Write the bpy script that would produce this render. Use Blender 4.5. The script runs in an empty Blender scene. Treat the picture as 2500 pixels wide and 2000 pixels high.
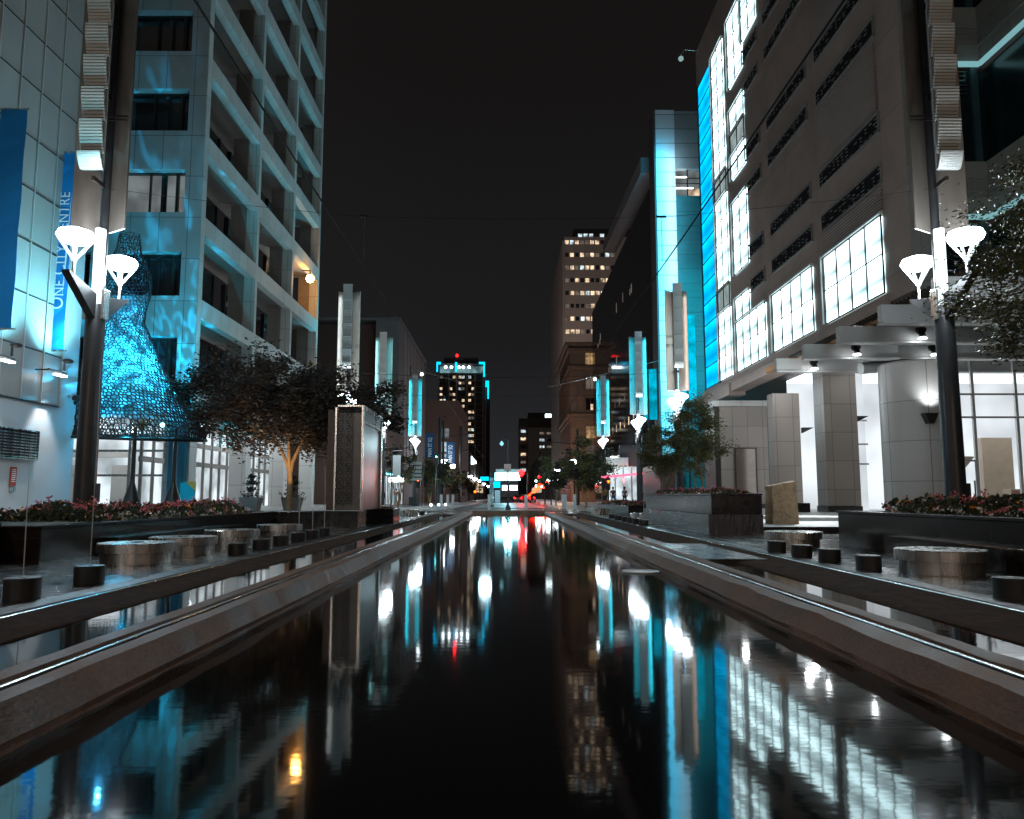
import bpy, bmesh, math, random
from mathutils import Vector, Matrix
R=random.Random(7)
rad=math.radians
S=bpy.context.scene; COL=S.collection
# ------------------------------------------------------------------ helpers
WL={}
def tag(o,label=None,cat=None,group=None,kind=None):
    if label: o['label']=label
    if cat: o['category']=cat
    if group: o['group']=group
    if kind: o['kind']=kind
    return o
def thing(name,label,cat,loc=(0,0,0),group=None):
    o=bpy.data.objects.new(name,None); COL.objects.link(o); o.location=loc; o.empty_display_size=.2
    WL[o]=Vector(loc); return tag(o,label,cat,group)
def copy_tree(o,parent=None):
    c=o.copy(); COL.objects.link(c); c.parent=parent
    for ch in [x for x in KIDS.get(o,[])]: copy_tree(ch,c)
    return c
KIDS={}
class MB:
    def __init__(s): s.v=[]; s.f=[]; s.m=[]
    def face(s,pts,m=0):
        n=len(s.v); s.v+= [tuple(p) for p in pts]; s.f.append(tuple(range(n,n+len(pts)))); s.m.append(m); return s
    def box(s,x0,x1,y0,y1,z0,z1,m=0):
        n=len(s.v)
        s.v+=[(x0,y0,z0),(x1,y0,z0),(x1,y1,z0),(x0,y1,z0),(x0,y0,z1),(x1,y0,z1),(x1,y1,z1),(x0,y1,z1)]
        for q in ((0,3,2,1),(4,5,6,7),(0,1,5,4),(1,2,6,5),(2,3,7,6),(3,0,4,7)): s.f.append(tuple(n+i for i in q)); s.m.append(m)
        return s
    def prism(s,poly,z0,z1,m=0,axis='z'):   # poly in 2D extruded
        k=len(poly); n=len(s.v)
        def P(a,b,c): return {'z':(a,b,c),'y':(a,c,b),'x':(c,a,b)}[axis]
        for (a,b) in poly: s.v.append(P(a,b,z0))
        for (a,b) in poly: s.v.append(P(a,b,z1))
        s.f.append(tuple(n+i for i in range(k))[::-1]); s.m.append(m)
        s.f.append(tuple(n+k+i for i in range(k))); s.m.append(m)
        for i in range(k):
            j=(i+1)%k; s.f.append((n+i,n+j,n+k+j,n+k+i)); s.m.append(m)
        return s
    def tube(s,pts,rs,seg=8,m=0,caps=True):
        pts=[Vector(p) for p in pts]
        if not isinstance(rs,(list,tuple)): rs=[rs]*len(pts)
        n=len(s.v)
        for i,p in enumerate(pts):
            d=(pts[min(i+1,len(pts)-1)]-pts[max(i-1,0)])
            if d.length<1e-6: d=Vector((0,0,1))
            d.normalize(); a=Vector((0,0,1)) if abs(d.z)<.9 else Vector((1,0,0))
            u=d.cross(a).normalized(); w=d.cross(u)
            for k in range(seg):
                t=2*math.pi*k/seg; s.v.append(tuple(p+(u*math.cos(t)+w*math.sin(t))*rs[i]))
        for i in range(len(pts)-1):
            for k in range(seg):
                a=n+i*seg+k; b=n+i*seg+(k+1)%seg
                s.f.append((a,b,b+seg,a+seg)); s.m.append(m)
        if caps:
            s.f.append(tuple(n+k for k in range(seg))[::-1]); s.m.append(m)
            e=n+(len(pts)-1)*seg; s.f.append(tuple(e+k for k in range(seg))); s.m.append(m)
        return s
    def lathe(s,prof,cx=0,cy=0,seg=32,m=0):  # prof [(r,z)]
        n=len(s.v)
        for (r,z) in prof:
            for k in range(seg):
                t=2*math.pi*k/seg; s.v.append((cx+r*math.cos(t),cy+r*math.sin(t),z))
        for i in range(len(prof)-1):
            for k in range(seg):
                a=n+i*seg+k; b=n+i*seg+(k+1)%seg
                s.f.append((a,b,b+seg,a+seg)); s.m.append(m)
        s.f.append(tuple(n+k for k in range(seg))[::-1]); s.m.append(m)
        e=n+(len(prof)-1)*seg; s.f.append(tuple(e+k for k in range(seg))); s.m.append(m)
        return s
    def ball(s,c,r,m=0,seg=10,sz=1.0):
        prof=[(max(.001,r*math.sin(math.pi*i/6)),c[2]-r*sz*math.cos(math.pi*i/6)) for i in range(7)]
        return s.lathe(prof,c[0],c[1],seg,m)
    def build(s,name,mats,parent=None,smooth=False,bevel=0,**kw):
        me=bpy.data.meshes.new(name)
        off=WL[parent] if parent else Vector((0,0,0))
        me.from_pydata([(a-off.x,b-off.y,c-off.z) for a,b,c in s.v],[],s.f)
        if not isinstance(mats,(list,tuple)): mats=[mats]
        for q in mats: me.materials.append(q)
        if len(mats)>1: me.polygons.foreach_set('material_index',s.m)
        if smooth:
            me.polygons.foreach_set('use_smooth',[True]*len(s.f))
        me.update()
        o=bpy.data.objects.new(name,me); COL.objects.link(o)
        if parent: o.parent=parent; WL[o]=off; KIDS.setdefault(parent,[]).append(o)
        else: WL[o]=Vector((0,0,0))
        if bevel:
            b=o.modifiers.new('bevel','BEVEL'); b.width=bevel; b.segments=2; b.limit_method='ANGLE'
        if smooth:
            try: me.set_sharp_from_angle(angle=rad(40))
            except Exception: pass
        return tag(o,**kw)
def box(x0,x1,y0,y1,z0,z1): return MB().box(x0,x1,y0,y1,z0,z1)
# ------------------------------------------------------------------ materials
def newmat(name):
    m=bpy.data.materials.new(name); m.use_nodes=True; nt=m.node_tree
    for n in list(nt.nodes): nt.nodes.remove(n)
    out=nt.nodes.new('ShaderNodeOutputMaterial'); return m,nt,out
def N(nt,t,**kw):
    n=nt.nodes.new(t)
    for k,v in kw.items():
        if k in n.inputs: n.inputs[k].default_value=v
        else: setattr(n,k,v)
    return n
def math_(nt,op,a,b=None,c=None):
    n=nt.nodes.new('ShaderNodeMath'); n.operation=op
    for i,x in enumerate((a,b,c)):
        if x is None: continue
        if isinstance(x,(int,float)): n.inputs[i].default_value=x
        else: nt.links.new(x,n.inputs[i])
    return n.outputs[0]
def c4(c): return (c[0],c[1],c[2],1)
def surf(name,col,rough=.6,metal=0,var=.25,vscale=3,bump=0,bscale=30,spec=.5,joint=None,jdark=.35,rvar=0,stretch=None,ribs=None,coat=0):
    """stone/metal surface: mottled colour, bump, optional joint grid (pu,pv,width) in metres"""
    m,nt,out=newmat(name); L=nt.links
    b=N(nt,'ShaderNodeBsdfPrincipled'); b.inputs['Roughness'].default_value=rough; b.inputs['Metallic'].default_value=metal
    b.inputs['Specular IOR Level'].default_value=spec; b.inputs['Coat Weight'].default_value=coat; b.inputs['Coat Roughness'].default_value=.08
    L.new(b.outputs[0],out.inputs[0])
    g=N(nt,'ShaderNodeNewGeometry'); pos=g.outputs['Position']
    if stretch:
        mp=N(nt,'ShaderNodeMapping'); mp.inputs['Scale'].default_value=stretch; L.new(pos,mp.inputs[0]); pos2=mp.outputs[0]
    else: pos2=pos
    nz=N(nt,'ShaderNodeTexNoise',Scale=vscale,Detail=5.0); L.new(pos2,nz.inputs['Vector'])
    nf=N(nt,'ShaderNodeTexNoise',Scale=bscale,Detail=3.0); L.new(pos2,nf.inputs['Vector'])
    v=math_(nt,'ADD',math_(nt,'MULTIPLY',math_(nt,'SUBTRACT',nz.outputs[0],.5),2.2*var),1)
    v=math_(nt,'ADD',v,math_(nt,'MULTIPLY',math_(nt,'SUBTRACT',nf.outputs[0],.5),1.2*var))
    sep=N(nt,'ShaderNodeSeparateXYZ'); L.new(pos,sep.inputs[0])
    if joint:
        pu,pv,w=joint
        u=math_(nt,'ADD',sep.outputs[0],sep.outputs[1])
        ju=math_(nt,'LESS_THAN',math_(nt,'FLOORED_MODULO',u,pu),w); jv=math_(nt,'LESS_THAN',math_(nt,'FLOORED_MODULO',sep.outputs[2],pv),w)
        j=math_(nt,'MAXIMUM',ju,jv)
        v=math_(nt,'MULTIPLY',v,math_(nt,'SUBTRACT',1,math_(nt,'MULTIPLY',j,1-jdark)))
        # per-panel tone
        wn=N(nt,'ShaderNodeTexWhiteNoise'); wn.noise_dimensions='2D'
        cb=N(nt,'ShaderNodeCombineXYZ'); L.new(math_(nt,'FLOOR',math_(nt,'DIVIDE',u,pu)),cb.inputs[0]); L.new(math_(nt,'FLOOR',math_(nt,'DIVIDE',sep.outputs[2],pv)),cb.inputs[1])
        L.new(cb.outputs[0],wn.inputs['Vector'])
        v=math_(nt,'MULTIPLY',v,math_(nt,'ADD',.92,math_(nt,'MULTIPLY',wn.outputs[0],.16)))
    vm=N(nt,'ShaderNodeVectorMath',operation='SCALE'); vm.inputs[0].default_value=col; L.new(v,vm.inputs['Scale']); L.new(vm.outputs[0],b.inputs['Base Color'])
    if rvar:
        L.new(math_(nt,'ADD',rough-rvar,math_(nt,'MULTIPLY',nz.outputs[0],2*rvar)),b.inputs['Roughness'])
    h=None
    if bump:
        h=math_(nt,'MULTIPLY',nf.outputs[0],bump)
        h=math_(nt,'ADD',h,math_(nt,'MULTIPLY',nz.outputs[0],bump*2))
    if ribs:
        rp=math_(nt,'MULTIPLY',math_(nt,'SINE',math_(nt,'MULTIPLY',sep.outputs[2],6.2832/ribs)),ribs*.25)
        h=rp if h is None else math_(nt,'ADD',h,rp)
    if h is not None:
        bp=N(nt,'ShaderNodeBump'); bp.inputs['Strength'].default_value=1; bp.inputs['Distance'].default_value=1
        L.new(h,bp.inputs['Height']); L.new(bp.outputs[0],b.inputs['Normal'])
    return m
def emit(name,col,st,var=0,scale=2.0,grid=None,base=None):
    """a lit surface: even emission, or broken up by what stands behind the pane"""
    m,nt,out=newmat(name); L=nt.links
    e=N(nt,'ShaderNodeEmission'); e.inputs[0].default_value=c4(col); e.inputs[1].default_value=st
    s=None
    g=N(nt,'ShaderNodeNewGeometry')
    if var:
        nz=N(nt,'ShaderNodeTexNoise',Scale=scale,Detail=2.0); L.new(g.outputs['Position'],nz.inputs['Vector'])
        mr=N(nt,'ShaderNodeMapRange'); L.new(nz.outputs[0],mr.inputs[0]); mr.inputs[1].default_value=.35; mr.inputs[2].default_value=.65
        mr.inputs[3].default_value=st*(1-var); mr.inputs[4].default_value=st*(1+var); s=mr.outputs[0]
    if grid:  # (pu,pv,u0,v0,depth) drapes behind each pane: brighter towards the lamp at one edge
        pu,pv,u0,v0,dep=grid
        sep=N(nt,'ShaderNodeSeparateXYZ'); L.new(g.outputs['Position'],sep.inputs[0])
        fu=math_(nt,'FRACT',math_(nt,'DIVIDE',math_(nt,'SUBTRACT',sep.outputs[1],u0),pu)); fv=math_(nt,'FRACT',math_(nt,'DIVIDE',math_(nt,'SUBTRACT',sep.outputs[2],v0),pv))
        q=math_(nt,'MULTIPLY',math_(nt,'SUBTRACT',1,math_(nt,'ABSOLUTE',math_(nt,'SUBTRACT',math_(nt,'MULTIPLY',fv,2),.75))),dep)
        q=math_(nt,'MULTIPLY',q,math_(nt,'ADD',.75,math_(nt,'MULTIPLY',math_(nt,'SUBTRACT',1,fu),.25)))
        k=math_(nt,'MAXIMUM',math_(nt,'POWER',math_(nt,'SUBTRACT',1,q),1.6),.11)
        s=math_(nt,'MULTIPLY',k,s if s is not None else st)
    if s is not None: L.new(s,e.inputs[1])
    if base:
        b=N(nt,'ShaderNodeBsdfPrincipled'); b.inputs['Base Color'].default_value=c4(base); b.inputs['Roughness'].default_value=.3
        a=N(nt,'ShaderNodeAddShader'); L.new(e.outputs[0],a.inputs[0]); L.new(b.outputs[0],a.inputs[1]); L.new(a.outputs[0],out.inputs[0])
    else: L.new(e.outputs[0],out.inputs[0])
    return m
WH=(.80,.95,1.0); CY=(.0,.62,1.0); WARM=(1,.72,.45)
M={}
M['curb']=surf('weathered_brown_concrete',(.17,.092,.058),.6,var=.85,vscale=2.6,bump=.006,bscale=44,rvar=.22,stretch=(1,.55,1))
M['bank']=surf('shade_dark_bank',(.055,.034,.024),.85,var=.7,vscale=6,bump=.008,bscale=20,rvar=.1,spec=.04,stretch=(1,.6,1))  # shade of the steep face put into the dark colour
M['wetstone']=surf('wet_dark_paving',(.026,.024,.023),.25,var=.6,vscale=2.2,bump=.0012,bscale=16,rvar=.17,spec=.5)
M['rough']=surf('wet_broken_asphalt',(.025,.02,.017),.42,var=.6,vscale=9,bump=.010,bscale=30,rvar=.2,spec=.7)
M['pave']=surf('pale_terrace_paving',(.42,.42,.41),.45,var=.15,vscale=1.2,joint=(.9,5,.012),rvar=.1)
M['street']=surf('asphalt_street',(.10,.095,.09),.42,var=.3,vscale=.8,bump=.004,bscale=25,rvar=.15)
M['granite']=surf('polished_black_granite',(.018,.014,.013),.16,var=.6,vscale=6,bump=.0006,bscale=60,spec=.55,joint=(1.25,.36,.008),jdark=2.2,rvar=.06)
M['granitewater']=surf('granite_under_running_water',(.03,.024,.026),.22,var=.5,vscale=4,bump=.01,bscale=10,stretch=(6,6,.7),spec=.9,rvar=.1)
M['steel']=surf('brushed_steel',(.62,.59,.56),.27,.95,var=.04,vscale=3,bscale=14,stretch=(4,4,.02),rvar=.08)
M['satin']=surf('satin_bollard_steel',(.62,.66,.68),.38,.45,var=.1)
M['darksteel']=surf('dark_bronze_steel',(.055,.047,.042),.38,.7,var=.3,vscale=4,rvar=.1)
M['plate']=surf('weathered_stainless_plate',(.30,.255,.225),.36,.75,var=.25,vscale=1.5,stretch=(3,3,.6),rvar=.12)
M['louvre']=surf('pale_ribbed_aluminium',(.52,.53,.52),.42,.35,var=.1)
M['rail']=surf('worn_rail_head',(.62,.60,.58),.2,1,var=.15,vscale=6,bump=.0008,rvar=.07)
M['pole']=surf('charcoal_painted_pole',(.03,.03,.032),.35,.3,var=.35,vscale=5,rvar=.08)
M['black']=surf('black_plastic',(.012,.012,.012),.4,var=.3)
M['limestone']=surf('pale_limestone_grid',(.40,.41,.39),.6,var=.18,vscale=.9,bump=.002,joint=(1.15,3.9,.025),jdark=.4)
M['limestonein']=surf('grey_limestone_panels',(.17,.15,.135),.65,var=.2,vscale=3,bump=.002,joint=(2.6,1.3,.015),jdark=.5)
M['soffit']=surf('painted_soffit',(.21,.19,.175),.7,var=.1,joint=(2.3,9,.015),jdark=.7)
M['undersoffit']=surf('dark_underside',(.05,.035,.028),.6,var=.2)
M['winbox']=surf('dark_window_glass',(.012,.014,.016),.06,var=.5,spec=.8)
M['glassdark']=surf('smoked_curtain_glass',(.022,.019,.019),.06,.0,var=.5,vscale=.4,joint=(.62,60,.09),jdark=2.0,spec=.32)
M['panelA']=surf('satin_grey_cladding',(.33,.325,.31),.4,.25,var=.22,vscale=.7,stretch=(1,1,.4),rvar=.08)
M['wallA']=surf('smooth_grey_render',(.46,.46,.46),.5,var=.07,vscale=1.4)
M['jointA']=surf('cladding_joint_metal',(.62,.62,.60),.3,.6,var=.1)
M['darkjoint']=surf('dark_joint',(.02,.02,.02),.6,var=.1)
M['granitewall']=surf('rosy_grey_granite',(.31,.235,.205),.55,var=.26,vscale=.9,bump=.001,bscale=50,joint=(5.95,3.0,.03),jdark=.55)
M['granitewall_rib']=surf('ribbed_granite',(.29,.22,.19),.55,var=.2,vscale=.9,ribs=.12)
M['granitepale']=surf('pale_speckled_granite',(.30,.255,.225),.42,var=.22,vscale=40,bscale=120,joint=(.92,1.32,.024),jdark=.4)
M['granitewhite']=surf('light_granite_cladding',(.50,.48,.46),.4,var=.1,vscale=30,joint=(1.3,1.6,.028),jdark=.45)
M['beam']=surf('white_painted_steel_beam',(.55,.55,.54),.4,.1,var=.06)
M['bronze']=surf('copper_fascia',(.55,.26,.09),.4,.5,var=.2)
M['rock']=surf('rough_golden_boulder',(.36,.25,.15),.8,var=.45,vscale=6,bump=.05,bscale=14)
M['brick']=surf('brown_brick',(.12,.07,.05),.8,var=.35,vscale=12,bscale=60)
M['brownstone']=surf('brownstone_blocks',(.23,.155,.10),.75,var=.3,vscale=3,bump=.01,joint=(1.4,.6,.02),jdark=.6)
M['greystone']=surf('plain_grey_stone',(.20,.19,.18),.75,var=.15,vscale=1.2)
M['tan']=surf('tan_stucco',(.20,.13,.10),.8,var=.12,vscale=.6)
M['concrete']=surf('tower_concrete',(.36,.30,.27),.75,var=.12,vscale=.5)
M['concretedk']=surf('shaded_tower_concrete',(.09,.075,.068),.75,var=.12,vscale=.5)  # darker copy of the tower concrete, with shade put into its colour
M['tealwall']=surf('teal_ribbed_cladding',(.03,.20,.22),.5,var=.12,vscale=1.2,ribs=.12,joint=(50,1.4,.05),jdark=.5)
M['greypanel']=surf('grey_fin_cladding',(.27,.27,.265),.55,var=.1,joint=(50,1.45,.07),jdark=.3)
M['whitepanel']=surf('white_fin_cladding',(.72,.74,.75),.4,var=.06,joint=(50,1.45,.07),jdark=.25)
M['leafdark']=surf('dark_leaves',(.022,.017,.012),.6,var=.5,vscale=2)
M['leafgreen']=surf('olive_leaves',(.10,.10,.035),.42,var=.5,vscale=4,spec=.3)
M['leafbright']=surf('pale_olive_leaves',(.15,.15,.06),.5,var=.4,vscale=4,spec=.35)
M['bark']=surf('pale_bark',(.32,.21,.11),.8,var=.35,vscale=8,bump=.01)
M['bed']=surf('flower_bed_leaves',(.035,.045,.018),.6,var=.6,vscale=15)
M['pink']=surf('pink_petals',(.66,.15,.20),.6,var=.35,vscale=20)
M['orange']=surf('orange_petals',(.85,.28,.04),.6,var=.3,vscale=20)
M['cream']=surf('cream_petals',(.8,.75,.68),.6,var=.1)
M['banner']=surf('blue_banner_cloth',(.0,.19,.50),.7,var=.1,vscale=1.2)
M['bannerdk']=surf('dark_blue_banner_cloth',(.0,.05,.14),.8,var=.1)
M['bannerink']=surf('banner_lettering',(.75,.80,.80),.7,var=.03)
M['red']=surf('red_sign_paint',(.35,.04,.02),.6,var=.1)
M['skin']=surf('skin',(.5,.28,.18),.6,var=.05)
M['shirtdk']=surf('dark_shirt',(.03,.035,.03),.8,var=.2)
M['jeans']=surf('light_jeans',(.25,.42,.48),.8,var=.2)
M['shirtblue']=surf('blue_shirt',(.02,.15,.35),.8,var=.2)
M['shirtyel']=surf('yellow_top',(.5,.28,.03),.8,var=.2)
M['hair']=surf('dark_hair',(.03,.02,.015),.6,var=.2)
M['clay']=surf('grey_clay_pot',(.22,.19,.17),.7,var=.2)
M['marble']=surf('veined_pale_stone',(.105,.082,.07),.3,var=.5,vscale=2.5,joint=(1.6,1.1,.01),jdark=.6)
M['cable']=surf('black_cable',(.004,.004,.004),.9,var=.1)
M['carred']=surf('dark_red_car_paint',(.12,.02,.02),.2,.3,var=.05,coat=1)
M['cardark']=surf('dark_car_paint',(.03,.03,.035),.2,.4,var=.05,coat=1)
# lit things
M['lamp']=emit('lamp_glow',(.78,.93,1.0),20)
M['lampstem']=emit('lit_lamp_stem',(.78,.93,1.0),1.1,base=(.5,.5,.5))  # steel glows on its own in place of lamplight falling on it
M['lampfar']=emit('far_lamp_glow',(.78,.93,1.0),26)
M['pane']=emit('backlit_white_pane',(.66,.94,1.0),6.5,var=.15,scale=.35,grid=(1.325,1.5,27.8,8.5,.78))
M['panedim']=emit('dim_white_pane',(.62,.78,.78),.42,var=.3,scale=1)
M['panecyan']=emit('backlit_cyan_pane',(.0,.50,1.0),1.9,var=.15,scale=.8,grid=(3.6,1.5,50.0,8.5,.45))
M['cyanstrip']=emit('cyan_light_strip',(.02,.62,1.0),2.2)
M['cyanreflection']=emit('cyan_tower_reflection',(.0,.58,.85),.8,var=.5,scale=.8)
M['shop']=emit('lit_shop_interior',(.80,.92,.98),.85,var=.5,scale=.55)
M['lobby']=emit('bright_lobby_wall',(.88,.95,1.0),.9,var=.22,scale=.3)  # wall glows by itself; the lobby lighting is put in as emission
M['shopdim']=emit('dim_interior',(.62,.72,.74),.22,var=.35,scale=.8)
M['ceil']=emit('lit_ceiling',(.88,.96,1.0),1.6)
M['downlight']=emit('downlight_lens',(.9,.97,1),14)
M['winwarm']=emit('warm_office_window',(1,.74,.50),.85,var=.8,scale=.7)
M['wincool']=emit('cool_office_window',(.75,.93,1),.8,var=.8,scale=.7)
M['wingrey']=emit('curtained_window',(.55,.45,.38),.22,var=.5,scale=.6)
M['red_l']=emit('red_signal_glow',(1,.0015,.002),75)
M['orange_l']=emit('orange_signal_glow',(1,.09,.004),11)
M['amber_l']=emit('amber_lamp_glow',(1,.42,.08),140)
M['green_l']=emit('teal_signal_glow',(.1,.9,.9),14)
M['neon']=emit('red_neon',(1,.12,.22),2.2)
M['white_sign']=emit('white_sign_light',(.8,.97,1),7)
M['cyan_sign']=emit('cyan_sign_light',(.0,.6,1),2)
M['cyanwhite']=emit('cyan_white_light',(.25,.85,1),10)
M['greensign']=surf('street_sign',(.5,.55,.55),.5,var=.05)

def water_mat():
    m,nt,out=newmat('dark_still_water'); L=nt.links
    b=N(nt,'ShaderNodeBsdfPrincipled'); b.inputs['Base Color'].default_value=(.004,.004,.004,1); b.inputs['Roughness'].default_value=.05; b.inputs['IOR'].default_value=1.42
    L.new(b.outputs[0],out.inputs[0])
    g=N(nt,'ShaderNodeNewGeometry')
    mp=N(nt,'ShaderNodeMapping'); mp.inputs['Scale'].default_value=(.55,1,1); L.new(g.outputs['Position'],mp.inputs[0])
    n1=N(nt,'ShaderNodeTexNoise',Scale=10.0,Detail=2.0); L.new(mp.outputs[0],n1.inputs['Vector'])
    n2=N(nt,'ShaderNodeTexNoise',Scale=1.3,Detail=2.0); L.new(mp.outputs[0],n2.inputs['Vector'])
    h=math_(nt,'ADD',math_(nt,'MULTIPLY',n1.outputs[0],.0004),math_(nt,'MULTIPLY',n2.outputs[0],.0006))
    bp=N(nt,'ShaderNodeBump'); bp.inputs['Strength'].default_value=1; bp.inputs['Distance'].default_value=1; L.new(h,bp.inputs['Height']); L.new(bp.outputs[0],b.inputs['Normal'])
    return m
M['water']=water_mat()
def net_skin():
    m,nt,out=newmat('translucent_net_fabric'); L=nt.links
    t=N(nt,'ShaderNodeBsdfTranslucent'); t.inputs[0].default_value=(.55,.92,1,1)
    tr=N(nt,'ShaderNodeBsdfTransparent'); g=N(nt,'ShaderNodeNewGeometry')
    nz=N(nt,'ShaderNodeTexNoise',Scale=3.5,Detail=3.0); L.new(g.outputs['Position'],nz.inputs['Vector'])
    mr=N(nt,'ShaderNodeMapRange'); L.new(nz.outputs[0],mr.inputs[0]); mr.inputs[1].default_value=.42; mr.inputs[2].default_value=.6; mr.inputs[3].default_value=.06; mr.inputs[4].default_value=.95
    mx=N(nt,'ShaderNodeMixShader'); L.new(mr.outputs[0],mx.inputs[0]); L.new(tr.outputs[0],mx.inputs[1]); L.new(t.outputs[0],mx.inputs[2]); L.new(mx.outputs[0],out.inputs[0])
    return m
M['netskin']=net_skin()
def jet_mat():
    m,nt,out=newmat('thin_water_jet'); L=nt.links
    t=N(nt,'ShaderNodeBsdfPrincipled'); t.inputs['Base Color'].default_value=(.7,.75,.78,1); t.inputs['Roughness'].default_value=.2
    tr=N(nt,'ShaderNodeBsdfTransparent'); mx=N(nt,'ShaderNodeMixShader'); mx.inputs[0].default_value=.45
    L.new(tr.outputs[0],mx.inputs[1]); L.new(t.outputs[0],mx.inputs[2]); L.new(mx.outputs[0],out.inputs[0]); return m
M['jet']=jet_mat()
def lit(kind,name,loc,power,col,parent=None,size=.12,target=None,angle=60,blend=.5):
    d=bpy.data.lights.new(name,kind); d.energy=power; d.color=col
    if kind in('POINT','SPOT'): d.shadow_soft_size=size
    if kind=='SPOT': d.spot_size=rad(angle); d.spot_blend=blend
    o=bpy.data.objects.new(name,d); COL.objects.link(o); o.location=loc
    if target is not None: o.rotation_euler=(Vector(target)-Vector(loc)).to_track_quat('-Z','Y').to_euler()
    if parent:
        o.parent=parent; o.location=Vector(loc)-WL[parent]; KIDS.setdefault(parent,[]).append(o)
    return o
def net_pattern(d):
    """noise breaks the beam into patches, standing for light patterned by the net"""
    d.use_nodes=True; nt=d.node_tree; em=nt.nodes['Emission']; tc=N(nt,'ShaderNodeTexCoord'); nz=N(nt,'ShaderNodeTexNoise',Scale=26.0,Detail=2.0,Distortion=.9)
    nt.links.new(tc.outputs['Normal'],nz.inputs['Vector']); mr=N(nt,'ShaderNodeMapRange'); nt.links.new(nz.outputs[0],mr.inputs[0])
    mr.inputs[1].default_value=.50; mr.inputs[2].default_value=.66; mr.inputs[3].default_value=.16; mr.inputs[4].default_value=2.4; nt.links.new(mr.outputs[0],em.inputs['Strength'])
# ------------------------------------------------------------------ camera, sky
cam=bpy.data.cameras.new('camera'); co=bpy.data.objects.new('camera',cam); COL.objects.link(co); S.camera=co
cam.sensor_width=36; cam.lens=36*1887/2500; cam.clip_start=.05; cam.clip_end=6000
co.location=(0,0,1); co.rotation_euler=(rad(90)+math.atan(213/1887),0,-math.atan(10/1887))
W=bpy.data.worlds.new('World'); S.world=W; W.use_nodes=True; nt=W.node_tree
bg=nt.nodes['Background']; tc=N(nt,'ShaderNodeTexCoord'); sp=N(nt,'ShaderNodeSeparateXYZ'); nt.links.new(tc.outputs['Generated'],sp.inputs[0])
nzs=N(nt,'ShaderNodeTexNoise',Scale=2.2,Detail=4.0); nt.links.new(tc.outputs['Generated'],nzs.inputs['Vector'])
cr=N(nt,'ShaderNodeValToRGB'); nt.links.new(sp.outputs[2],cr.inputs[0])
e=cr.color_ramp.elements; e[0].position=0; e[0].color=(.026,.027,.031,1); e[1].position=.5; e[1].color=(.0075,.0066,.0064,1)
el=e.new(.18); el.color=(.0125,.0125,.0135,1)
vs=N(nt,'ShaderNodeVectorMath',operation='SCALE'); nt.links.new(cr.outputs[0],vs.inputs[0]); nt.links.new(math_(nt,'ADD',.75,math_(nt,'MULTIPLY',nzs.outputs[0],.5)),vs.inputs['Scale'])
nt.links.new(vs.outputs[0],bg.inputs[0]); bg.inputs[1].default_value=1.0
v=S.view_settings; v.view_transform='Standard'; v.look='None'; v.exposure=0; v.gamma=1
# faint city glow from above and behind
sun=bpy.data.lights.new('night_glow','SUN'); sun.energy=.05; sun.angle=rad(60); sun.color=(1,.86,.76)
so=bpy.data.objects.new('night_glow',sun); COL.objects.link(so); so.rotation_euler=(rad(48),0,rad(6))
S.cycles.max_bounces=6; S.cycles.diffuse_bounces=2; S.cycles.glossy_bounces=3; S.cycles.transparent_max_bounces=10
S.cycles.sample_clamp_indirect=4; S.cycles.use_denoising=True; S.cycles.caustics_reflective=False; S.cycles.caustics_refractive=False
# ------------------------------------------------------------------ ground, pool, tracks
PE=54.4
def slab(x0,x1,y0,y1,z1,name,mat,th=.6): return box(x0,x1,y0,y1,z1-th,z1).build(name,mat,kind='structure')
slab(-400,400,PE+.5,3500,0,'street',M['street'])
slab(-60,-4.55,-25,PE+.5,-.004,'plaza_paving',M['wetstone'])
slab(4.85,60,-25,PE+.5,-.004,'plaza_paving',M['wetstone'])
slab(-60,-10.4,2,70,.4,'terrace',M['pave'],.5)
slab(-10.4,-8.6,24.1,56,.396,'terrace',M['pave'],.45)
t=MB(); t.box(5.62,60,21.42,56,-.3,.18); t.box(9.4,60,26.5,70,.18,.3); t.build('terrace',M['pave'],kind='structure')
slab(-8.6,-4.6,56,300,.12,'pavement',M['pave'],.4); slab(8.4,14,56,300,.12,'pavement',M['pave'],.4)
t=MB(); t.box(-2.2,2.4,55.6,58.3,0,.045); t.build('crossing_island',M['pave'],kind='structure')
w=MB()
for x0,x1,y0,y1 in((-2.6,2.75,-12,PE),(-4.1,-2.8,-12,44.8),(3.05,4.3,-12,12.9),(3.05,4.3,17.2,PE-8)):
    zw_=-.21 if x0==-2.6 else -.08
    w.face([(x0,y0,zw_),(x1,y0,zw_),(x1,y1,zw_),(x0,y1,zw_)])
w.build('water',M['water'],kind='structure')
box(-5,5.2,-12,PE,-.9,-.7).build('pool_floor',M['black'],kind='structure')
def extrude(prof,y0,y1,name,mat,jit=.006,seed=1,step=.22,open_=True):
    """profile (x,z) swept along the track with small chips and wear along its edges"""
    r=random.Random(seed); ys=[];y=y0
    while y<y1: ys.append(y); y+=step*(1 if y<18 else 4)
    ys.append(y1); k=len(prof); b=MB(); w=[0]*k
    for y in ys:
        for i,(x,z) in enumerate(prof):
            w[i]=w[i]*.7+r.gauss(0,jit)*.5
            b.v.append((x+w[i],y,z+(w[i]*.7 if 0<i<k-1 else 0)))
    for a in range(len(ys)-1):
        for i in range(k-1):
            n=a*k+i; b.f.append((n,n+1,n+1+k,n+k)); b.m.append(0)
    for base in (0,(len(ys)-1)*k): b.f.append(tuple(range(base,base+k))); b.m.append(0)
    return b.build(name,mat,kind='structure',smooth=False)
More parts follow.
